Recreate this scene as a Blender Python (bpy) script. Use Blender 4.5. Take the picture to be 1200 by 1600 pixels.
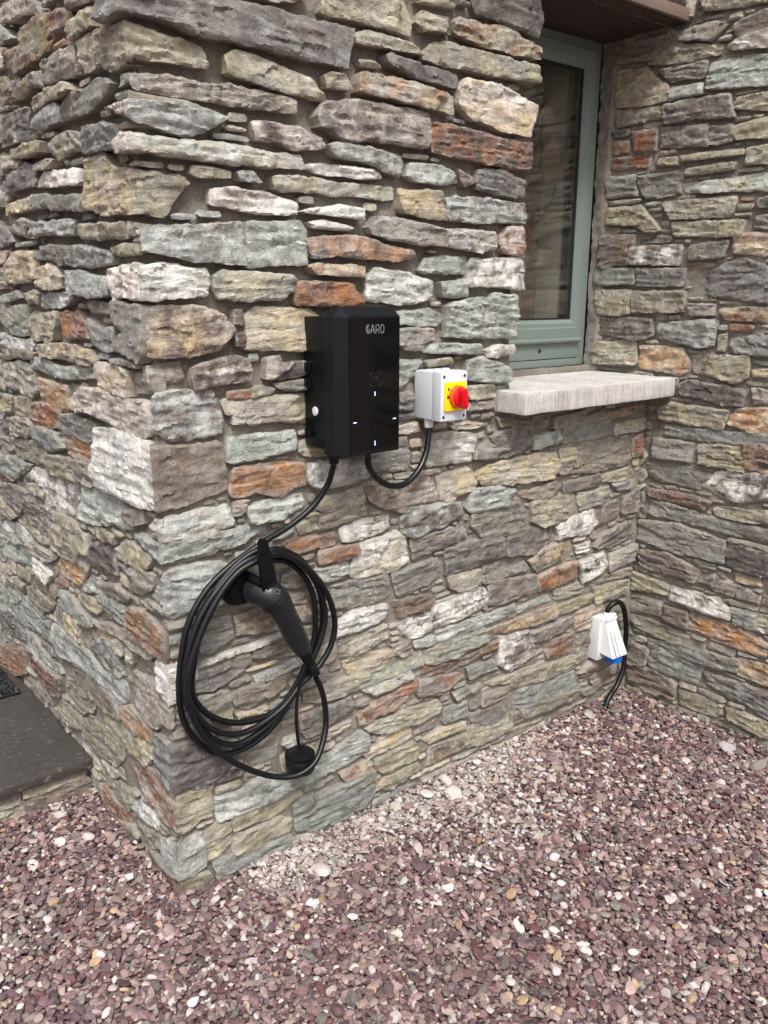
import bpy, bmesh, math, random
import numpy as np
from mathutils import Vector, Matrix
from mathutils.geometry import delaunay_2d_cdt

for o in list(bpy.data.objects): bpy.data.objects.remove(o)
SC = bpy.context.scene
COL = SC.collection
rng = np.random.default_rng(11)
random.seed(11)

# ------------------------------------------------------------------ camera
RT = Vector((0.7767193506810695, -0.6298369107979676, 0.003537806389680622))
UP = Vector((0.15645934884453697, 0.19838156294592935, 0.9675563175558691))
FW = Vector((0.6101045176334309, 0.7509661918352939, -0.2526306717001627))
cam = bpy.data.cameras.new("camera")
cam.sensor_fit = 'VERTICAL'; cam.sensor_height = 36.0; cam.sensor_width = 27.0
cam.lens = 36.0 * 1322.15 / 1600.0
cam.clip_start = 0.02; cam.clip_end = 500.0
camo = bpy.data.objects.new("camera", cam); COL.objects.link(camo)
camo.matrix_world = Matrix(((RT.x, UP.x, -FW.x, -0.76653965), (RT.y, UP.y, -FW.y, -1.76262165),
                            (RT.z, UP.z, -FW.z, 1.5), (0, 0, 0, 1)))
SC.camera = camo
SC.render.resolution_x, SC.render.resolution_y = 768, 1024

# ------------------------------------------------------------------ light: bright overcast
SUN_EL, SUN_AZ = 54.0, 212.0     # azimuth clockwise from +Y
w = bpy.data.worlds.new("World"); SC.world = w; w.use_nodes = True
nt = w.node_tree; bg = nt.nodes["Background"]
sky = nt.nodes.new("ShaderNodeTexSky"); sky.sky_type = 'NISHITA'; sky.sun_disc = False
sky.sun_elevation = math.radians(SUN_EL); sky.sun_rotation = math.radians(SUN_AZ)
sky.air_density = 1.0; sky.dust_density = 5.0; sky.ozone_density = 0.6
hs = nt.nodes.new("ShaderNodeHueSaturation"); hs.inputs['Saturation'].default_value = 0.35
nt.links.new(sky.outputs[0], hs.inputs['Color']); nt.links.new(hs.outputs[0], bg.inputs[0])
bg.inputs[1].default_value = 0.135
sl = bpy.data.lights.new("sun", 'SUN'); sl.energy = 2.0; sl.angle = math.radians(12); sl.color = (1.0, 0.985, 0.965)
so = bpy.data.objects.new("sun", sl); COL.objects.link(so)
a, e = math.radians(SUN_AZ), math.radians(SUN_EL)
sd = Vector((math.sin(a) * math.cos(e), math.cos(a) * math.cos(e), math.sin(e)))
so.rotation_euler = sd.to_track_quat('Z', 'Y').to_euler(); so.location = sd * 8
SC.view_settings.view_transform = 'Standard'; SC.view_settings.look = 'None'
SC.view_settings.exposure = 0.58; SC.view_settings.gamma = 1.0
SC.cycles.max_bounces = 6

# ------------------------------------------------------------------ helpers
def lin(c):
    return tuple(((v / 255.0) / 12.92 if v / 255.0 <= 0.04045 else ((v / 255.0 + 0.055) / 1.055) ** 2.4) for v in c)

def prop(o, label=None, cat=None, group=None, kind=None):
    if label: o["label"] = label
    if cat: o["category"] = cat
    if group: o["group"] = group
    if kind: o["kind"] = kind
    return o

def empty(name, loc=(0, 0, 0), **k):
    o = bpy.data.objects.new(name, None); o.empty_display_size = 0.05
    o.location = loc; COL.objects.link(o); return prop(o, **k)

def link(name, me, mat, parent=None):
    o = bpy.data.objects.new(name, me); COL.objects.link(o)
    if mat: me.materials.append(mat)
    if parent is not None:
        o.parent = parent
        o.matrix_parent_inverse = Matrix.Identity(4)
        p = parent; off = Vector((0, 0, 0))
        while p is not None: off += p.location; p = p.parent
        o.location = -off          # meshes are modelled in world coordinates
    return o

def finish(bm, name, mat, parent=None, smooth=35):
    bmesh.ops.recalc_face_normals(bm, faces=bm.faces)
    me = bpy.data.meshes.new(name); bm.to_mesh(me); bm.free()
    if smooth:
        me.shade_smooth(); me.set_sharp_from_angle(angle=math.radians(smooth))
    return link(name, me, mat, parent)

def box(bm, lo, hi, bev=0.0, seg=2):
    t = bmesh.new()
    bmesh.ops.create_cube(t, size=1.0)
    for v in t.verts:
        v.co = Vector([lo[i] + (v.co[i] + 0.5) * (hi[i] - lo[i]) for i in range(3)])
    if bev: bmesh.ops.bevel(t, geom=t.edges[:], offset=bev, segments=seg, affect='EDGES', profile=0.6)
    merge(bm, t)

def merge(bm, t):
    me = bpy.data.meshes.new("tmp"); t.to_mesh(me); t.free(); bm.from_mesh(me); bpy.data.meshes.remove(me)

def prism(bm, pts, f, d0, d1, bev=0.0):
    """pts 2D outline, f(u,v,d)->3D, extruded from d0 to d1"""
    t = bmesh.new()
    a = [t.verts.new(f(u, v, d0)) for u, v in pts]; b = [t.verts.new(f(u, v, d1)) for u, v in pts]
    t.faces.new(a); t.faces.new(b[::-1]); n = len(pts)
    for i in range(n): t.faces.new((a[i], b[i], b[(i + 1) % n], a[(i + 1) % n]))
    if bev: bmesh.ops.bevel(t, geom=t.edges[:], offset=bev, segments=2, affect='EDGES')
    merge(bm, t)

def cyl(bm, p, q, r0, r1=None, n=24, bev=0.0):
    p, q = Vector(p), Vector(q); r1 = r0 if r1 is None else r1
    lathe(bm, p, (q - p).normalized(), [(0, 0), (r0 - bev, 0), (r0, bev), (r1, (q - p).length - bev), (r1 - bev, (q - p).length), (0, (q - p).length)] if bev else
          [(0, 0), (r0, 0), (r1, (q - p).length), (0, (q - p).length)], n)

def lathe(bm, p, ax, prof, n=24, sx=1.0, hint=(0, 0, 1)):
    ax = Vector(ax).normalized(); h = Vector(hint)
    if abs(ax.dot(h)) > 0.95: h = Vector((1, 0, 0))
    u = ax.cross(h).normalized(); v = ax.cross(u)
    rings = []
    for r, t in prof:
        c = Vector(p) + ax * t
        if r <= 1e-6: rings.append([bm.verts.new(c)])
        else: rings.append([bm.verts.new(c + u * (r * sx * math.cos(2 * math.pi * k / n)) + v * (r * math.sin(2 * math.pi * k / n))) for k in range(n)])
    for A, B in zip(rings, rings[1:]):
        for k in range(n):
            k2 = (k + 1) % n
            if len(A) == 1 and len(B) == 1: continue
            if len(A) == 1: bm.faces.new((A[0], B[k], B[k2]))
            elif len(B) == 1: bm.faces.new((A[k], A[k2], B[0]))
            else: bm.faces.new((A[k], A[k2], B[k2], B[k]))

def spline(P, step=0.006):
    P = [Vector(p) for p in P]; P = [P[0] * 2 - P[1]] + P + [P[-1] * 2 - P[-2]]
    out = []
    for i in range(1, len(P) - 2):
        p0, p1, p2, p3 = P[i - 1:i + 3]; n = max(2, int((p2 - p1).length / step))
        for k in range(n):
            t = k / n
            out.append(0.5 * ((2 * p1) + (p2 - p0) * t + (2 * p0 - 5 * p1 + 4 * p2 - p3) * t * t + (3 * p1 - p0 - 3 * p2 + p3) * t ** 3))
    out.append(P[-2]); return out

def tube(bm, path, rad, n=14, hint=None, flat=1.0):
    """sweep with parallel transport; rad float or list; flat scales the second axis"""
    m = len(path); R = rad if hasattr(rad, '__len__') else [rad] * m
    T = [(path[min(i + 1, m - 1)] - path[max(i - 1, 0)]).normalized() for i in range(m)]
    h = Vector(hint) if hint else (Vector((0, 0, 1)) if abs(T[0].z) < 0.9 else Vector((1, 0, 0)))
    u = (h - T[0] * h.dot(T[0])).normalized(); rings = []
    for i in range(m):
        u = (u - T[i] * u.dot(T[i])).normalized(); v = T[i].cross(u)
        rings.append([bm.verts.new(path[i] + u * (R[i] * flat * math.cos(2 * math.pi * k / n)) + v * (R[i] * math.sin(2 * math.pi * k / n))) for k in range(n)])
    for A, B in zip(rings, rings[1:]):
        for k in range(n): bm.faces.new((A[k], A[(k + 1) % n], B[(k + 1) % n], B[k]))
    bm.faces.new(rings[0][::-1]); bm.faces.new(rings[-1])

def hash3(i, j, k):
    n = (i * 374761393 + j * 668265263 + k * 2147483647 + 1013904223).astype(np.int64) & 0xffffffff
    n = ((n ^ (n >> 13)) * 1274126177) & 0xffffffff
    return ((n ^ (n >> 16)) & 0xffff) / 65535.0

def vnoise(x, y, s=0):
    x = np.asarray(x, float); y = np.asarray(y, float)
    i = np.floor(x).astype(np.int64); j = np.floor(y).astype(np.int64); fx = x - i; fy = y - j
    fx = fx * fx * (3 - 2 * fx); fy = fy * fy * (3 - 2 * fy); z = np.full_like(i, s)
    a = hash3(i, j, z); b = hash3(i + 1, j, z); c = hash3(i, j + 1, z); d = hash3(i + 1, j + 1, z)
    return (a * (1 - fx) + b * fx) * (1 - fy) + (c * (1 - fx) + d * fx) * fy

def fbm(x, y, s=0, o=4):
    r = 0; a = 0.5; t = 0
    for k in range(o):
        r = r + a * vnoise(x, y, s + k * 17); t += a; x = x * 2.03 + 5.1; y = y * 2.03 + 1.7; a *= 0.5
    return r / t

# ------------------------------------------------------------------ materials
class NT:
    def __init__(s, name):
        s.m = bpy.data.materials.new(name); s.m.use_nodes = True; s.t = s.m.node_tree
        s.b = s.t.nodes["Principled BSDF"]; s.tc = s.t.nodes.new("ShaderNodeTexCoord")
    def n(s, typ, **k):
        nd = s.t.nodes.new(typ)
        for a, v in k.items():
            if a.startswith('i_'): nd.inputs[int(a[2:])].default_value = v
            else: setattr(nd, a, v)
        return nd
    def l(s, a, b): s.t.links.new(a, b)
    def noise(s, vec, scale, detail=4, rough=0.6):
        nd = s.n("ShaderNodeTexNoise"); nd.inputs['Scale'].default_value = scale
        nd.inputs['Detail'].default_value = detail; nd.inputs['Roughness'].default_value = rough
        s.l(vec, nd.inputs['Vector']); return nd.outputs['Fac']
    def ramp(s, fac, p0, p1, c0=(0, 0, 0, 1), c1=(1, 1, 1, 1)):
        nd = s.n("ShaderNodeValToRGB"); e = nd.color_ramp.elements
        e[0].position = p0; e[1].position = p1; e[0].color = c0; e[1].color = c1
        s.l(fac, nd.inputs[0]); return nd.outputs[0]
    def mix(s, fac, a, b, mode='MIX'):
        nd = s.n("ShaderNodeMix", data_type='RGBA', blend_type=mode)
        for idx, v in ((0, fac), (6, a), (7, b)):
            if hasattr(v, 'links') or isinstance(v, bpy.types.NodeSocket): s.l(v, nd.inputs[idx])
            else: nd.inputs[idx].default_value = v
        return nd.outputs[2]
    def mapv(s, vec, sc, loc=(0, 0, 0)):
        nd = s.n("ShaderNodeMapping"); nd.inputs['Scale'].default_value = sc; nd.inputs['Location'].default_value = loc
        s.l(vec, nd.inputs['Vector']); return nd.outputs[0]
    def math(s, op, a, b=0.0):
        nd = s.n("ShaderNodeMath", operation=op)
        for idx, v in ((0, a), (1, b)):
            if isinstance(v, bpy.types.NodeSocket): s.l(v, nd.inputs[idx])
            else: nd.inputs[idx].default_value = v
        return nd.outputs[0]
    def bump(s, h, strength, dist, normal=None):
        nd = s.n("ShaderNodeBump"); nd.inputs['Strength'].default_value = strength; nd.inputs['Distance'].default_value = dist
        s.l(h, nd.inputs['Height'])
        if normal is not None: s.l(normal, nd.inputs['Normal'])
        return nd.outputs[0]

def attr(t, name, out='Color'):
    nd = t.n("ShaderNodeAttribute"); nd.attribute_name = name; return nd.outputs[out]

def mat_plain(name, col, rough=0.5, spec=0.5, metal=0.0, nscale=60, namp=0.12, bump=0.0, emit=None, var=None, coat=0.0):
    t = NT(name); b = t.b
    obj = t.tc.outputs['Object']
    f = t.noise(obj, nscale, 4)
    c2 = tuple(v * (1 - namp) for v in col); c1 = tuple(min(1, v * (1 + namp)) for v in col)
    t.l(t.mix(f, c2 + (1,), c1 + (1,)), b.inputs['Base Color'])
    r = t.ramp(t.noise(obj, nscale * .5, 3), 0.3, 0.7, (max(0, rough - .07),) * 3 + (1,), (min(1, rough + .07),) * 3 + (1,))
    t.l(r, b.inputs['Roughness'])
    b.inputs['Metallic'].default_value = metal; b.inputs['Specular IOR Level'].default_value = spec
    b.inputs['Coat Weight'].default_value = coat
    if bump: t.l(t.bump(t.noise(obj, nscale * 8, 3), bump, 0.001), b.inputs['Normal'])
    if emit: b.inputs['Emission Color'].default_value = emit[0] + (1,); b.inputs['Emission Strength'].default_value = emit[1]
    return t.m

def mat_stone():
    t = NT("slate_stone"); b = t.b
    pos = t.tc.outputs['Object']
    sv = attr(t, "seed", 'Vector')
    add = t.n("ShaderNodeVectorMath", operation='ADD'); t.l(pos, add.inputs[0]); t.l(sv, add.inputs[1]); p = add.outputs[0]
    ca, cb = attr(t, "ca"), attr(t, "cb")
    # warp
    m1 = t.ramp(t.noise(p, 15, 7, .72), .44, .60)
    col = t.mix(m1, ca, cb)
    # weathered grey skin in patches
    hsv = t.n("ShaderNodeHueSaturation"); t.l(col, hsv.inputs['Color'])
    t.l(t.math('ADD', t.math('MULTIPLY', t.ramp(t.noise(p, 11, 6, .7),   .38, .62), .65), .5), hsv.inputs['Saturation']); col = hsv.outputs[0]
    # rust and tan staining, dark soiling: run across stones
    rs = t.math('MULTIPLY', t.ramp(t.noise(t.mapv(pos, (1, 1, 1.6), (3, 3, 3)), 9, 7, .75), .57, .68), t.ramp(t.noise(pos, 2.2, 2), .4, .55))
    col = t.mix(t.math('MULTIPLY', rs, .7), col, (.21, .115, .062, 1))
    col = t.mix(t.math('MULTIPLY', t.ramp(t.noise(t.mapv(pos, (1, 1, .7), (8, 1, 5)), 13, 6, .75), .56, .70), .5), col, (.085, .078, .072, 1))
    # bedding streaks: strength, slope and fineness differ from stone to stone
    gs = t.n("ShaderNodeSeparateXYZ"); t.l(attr(t, "grain", 'Vector'), gs.inputs[0])
    ps = t.n("ShaderNodeSeparateXYZ"); t.l(p, ps.inputs[0])
    zz = t.math('ADD', ps.outputs[2], t.math('MULTIPLY', t.math('ADD', ps.outputs[0], ps.outputs[1]), gs.outputs[1]))
    cv = t.n("ShaderNodeCombineXYZ"); t.l(ps.outputs[0], cv.inputs[0]); t.l(ps.outputs[1], cv.inputs[1]); t.l(t.math('MULTIPLY', zz, gs.outputs[2]), cv.inputs[2])
    st = t.noise(t.mapv(cv.outputs[0], (9, 9, 120)), 1.0, 6, .72)
    col = t.mix(t.math('MULTIPLY', gs.outputs[0], .95), col, t.ramp(st, .28, .72, (.24, .235, .23, 1), (.76, .76, .75, 1)), 'OVERLAY')
    # cloudy
    cl = t.noise(p, 38, 6, .7)
    col = t.mix(0.7, col, t.ramp(cl, .28, .72, (.26, .26, .27, 1), (.78, .77, .75, 1)), 'OVERLAY')
    # fine speckle
    sp = t.noise(p, 330, 3, .7)
    col = t.mix(t.math('MULTIPLY', gs.outputs[2], .8), col, t.ramp(sp, .3, .7, (.3, .3, .3, 1), (.72, .72, .72, 1)), 'OVERLAY')
    # dark joints / cracks in the stone
    vo = t.n("ShaderNodeTexVoronoi", feature='DISTANCE_TO_EDGE'); vo.inputs['Scale'].default_value = 1.0
    wv = t.n("ShaderNodeVectorMath", operation='ADD'); t.l(t.mapv(p, (9, 9, 26)), wv.inputs[0])
    nz = t.n("ShaderNodeTexNoise"); nz.inputs['Scale'].default_value = 22; nz.inputs['Detail'].default_value = 4; t.l(p, nz.inputs['Vector'])
    t.l(nz.outputs['Color'], wv.inputs[1]); t.l(wv.outputs[0], vo.inputs['Vector'])
    crk = t.ramp(vo.outputs['Distance'], .0, .035, (1, 1, 1, 1), (0, 0, 0, 1))
    crm = t.math('MULTIPLY', crk, t.ramp(t.noise(p, 9, 2), .48, .6))
    col = t.mix(t.math('MULTIPLY', crm, .07), col, (.05, .045, .04, 1))
    # pale quartz veins
    vn = t.n("ShaderNodeTexVoronoi", feature='DISTANCE_TO_EDGE'); vn.inputs['Scale'].default_value = 1.0
    w2 = t.n("ShaderNodeVectorMath", operation='ADD'); t.l(t.mapv(p, (14, 14, 5), (3, 1, 2)), w2.inputs[0]); t.l(nz.outputs['Color'], w2.inputs[1])
    t.l(w2.outputs[0], vn.inputs['Vector'])
    vm = t.math('MULTIPLY', t.ramp(vn.outputs['Distance'], .0, .03, (1, 1, 1, 1), (0, 0, 0, 1)), t.ramp(t.noise(p, 6, 2), .55, .62))
    col = t.mix(t.math('MULTIPLY', vm, .5), col, (.5, .49, .46, 1))
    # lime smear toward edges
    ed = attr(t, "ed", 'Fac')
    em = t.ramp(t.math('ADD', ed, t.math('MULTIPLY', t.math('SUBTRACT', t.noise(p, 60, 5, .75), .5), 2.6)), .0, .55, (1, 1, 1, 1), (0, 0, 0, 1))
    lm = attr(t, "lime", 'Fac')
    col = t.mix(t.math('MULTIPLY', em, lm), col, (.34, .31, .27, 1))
    # scattered pale lichen / dust
    du = t.ramp(t.noise(p, 95, 6, .8), .60, .70)
    col = t.mix(t.math('MULTIPLY', du, .35), col, (.5, .49, .46, 1))
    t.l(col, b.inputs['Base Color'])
    b.inputs['Roughness'].default_value = .82; b.inputs['Specular IOR Level'].default_value = .3
    h = t.math('ADD', t.math('MULTIPLY', st, t.math('ADD', t.math('MULTIPLY', gs.outputs[0], 1.1), .15)), t.math('ADD', t.math('MULTIPLY', cl, 1.1), t.math('MULTIPLY', crm, -.2)))
    n1 = t.bump(h, 1.0, .0075)
    n2 = t.bump(t.noise(p, 210, 5, .75), 1.0, .0016, n1)
    t.l(n2, b.inputs['Normal'])
    return t.m

def mat_mortar():
    t = NT("lime_mortar"); b = t.b; p = t.tc.outputs['Object']
    c = t.mix(t.ramp(t.noise(p, 7, 5, .7), .35, .65), lin((130, 123, 114)) + (1,), lin((164, 156, 146)) + (1,))
    c = t.mix(.8, c, t.ramp(t.noise(p, 260, 4, .8), .3, .7, (.2, .2, .2, 1), (.8, .8, .8, 1)), 'OVERLAY')
    c = t.mix(t.math('MULTIPLY', t.ramp(t.noise(p, 3.5, 4, .7), .5, .65), .5), c, lin((112, 107, 92)) + (1,))
    t.l(c, b.inputs['Base Color']); b.inputs['Roughness'].default_value = .95; b.inputs['Specular IOR Level'].default_value = .15
    ag = t.n("ShaderNodeTexVoronoi"); ag.inputs['Scale'].default_value = 95; t.l(p, ag.inputs['Vector'])
    n0 = t.bump(t.math('MULTIPLY', ag.outputs['Distance'], t.ramp(t.noise(p, 30, 3), .4, .6, (-.2, -.2, -.2, 1), (-1, -1, -1, 1))), .8, .006)
    n1 = t.bump(t.noise(p, 120, 6, .75), 1.0, .006, n0); n2 = t.bump(t.noise(p, 480, 3, .8), .6, .0012, n1); t.l(n2, b.inputs['Normal'])
    return t.m

M_STONE, M_MORTAR = mat_stone(), mat_mortar()
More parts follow.
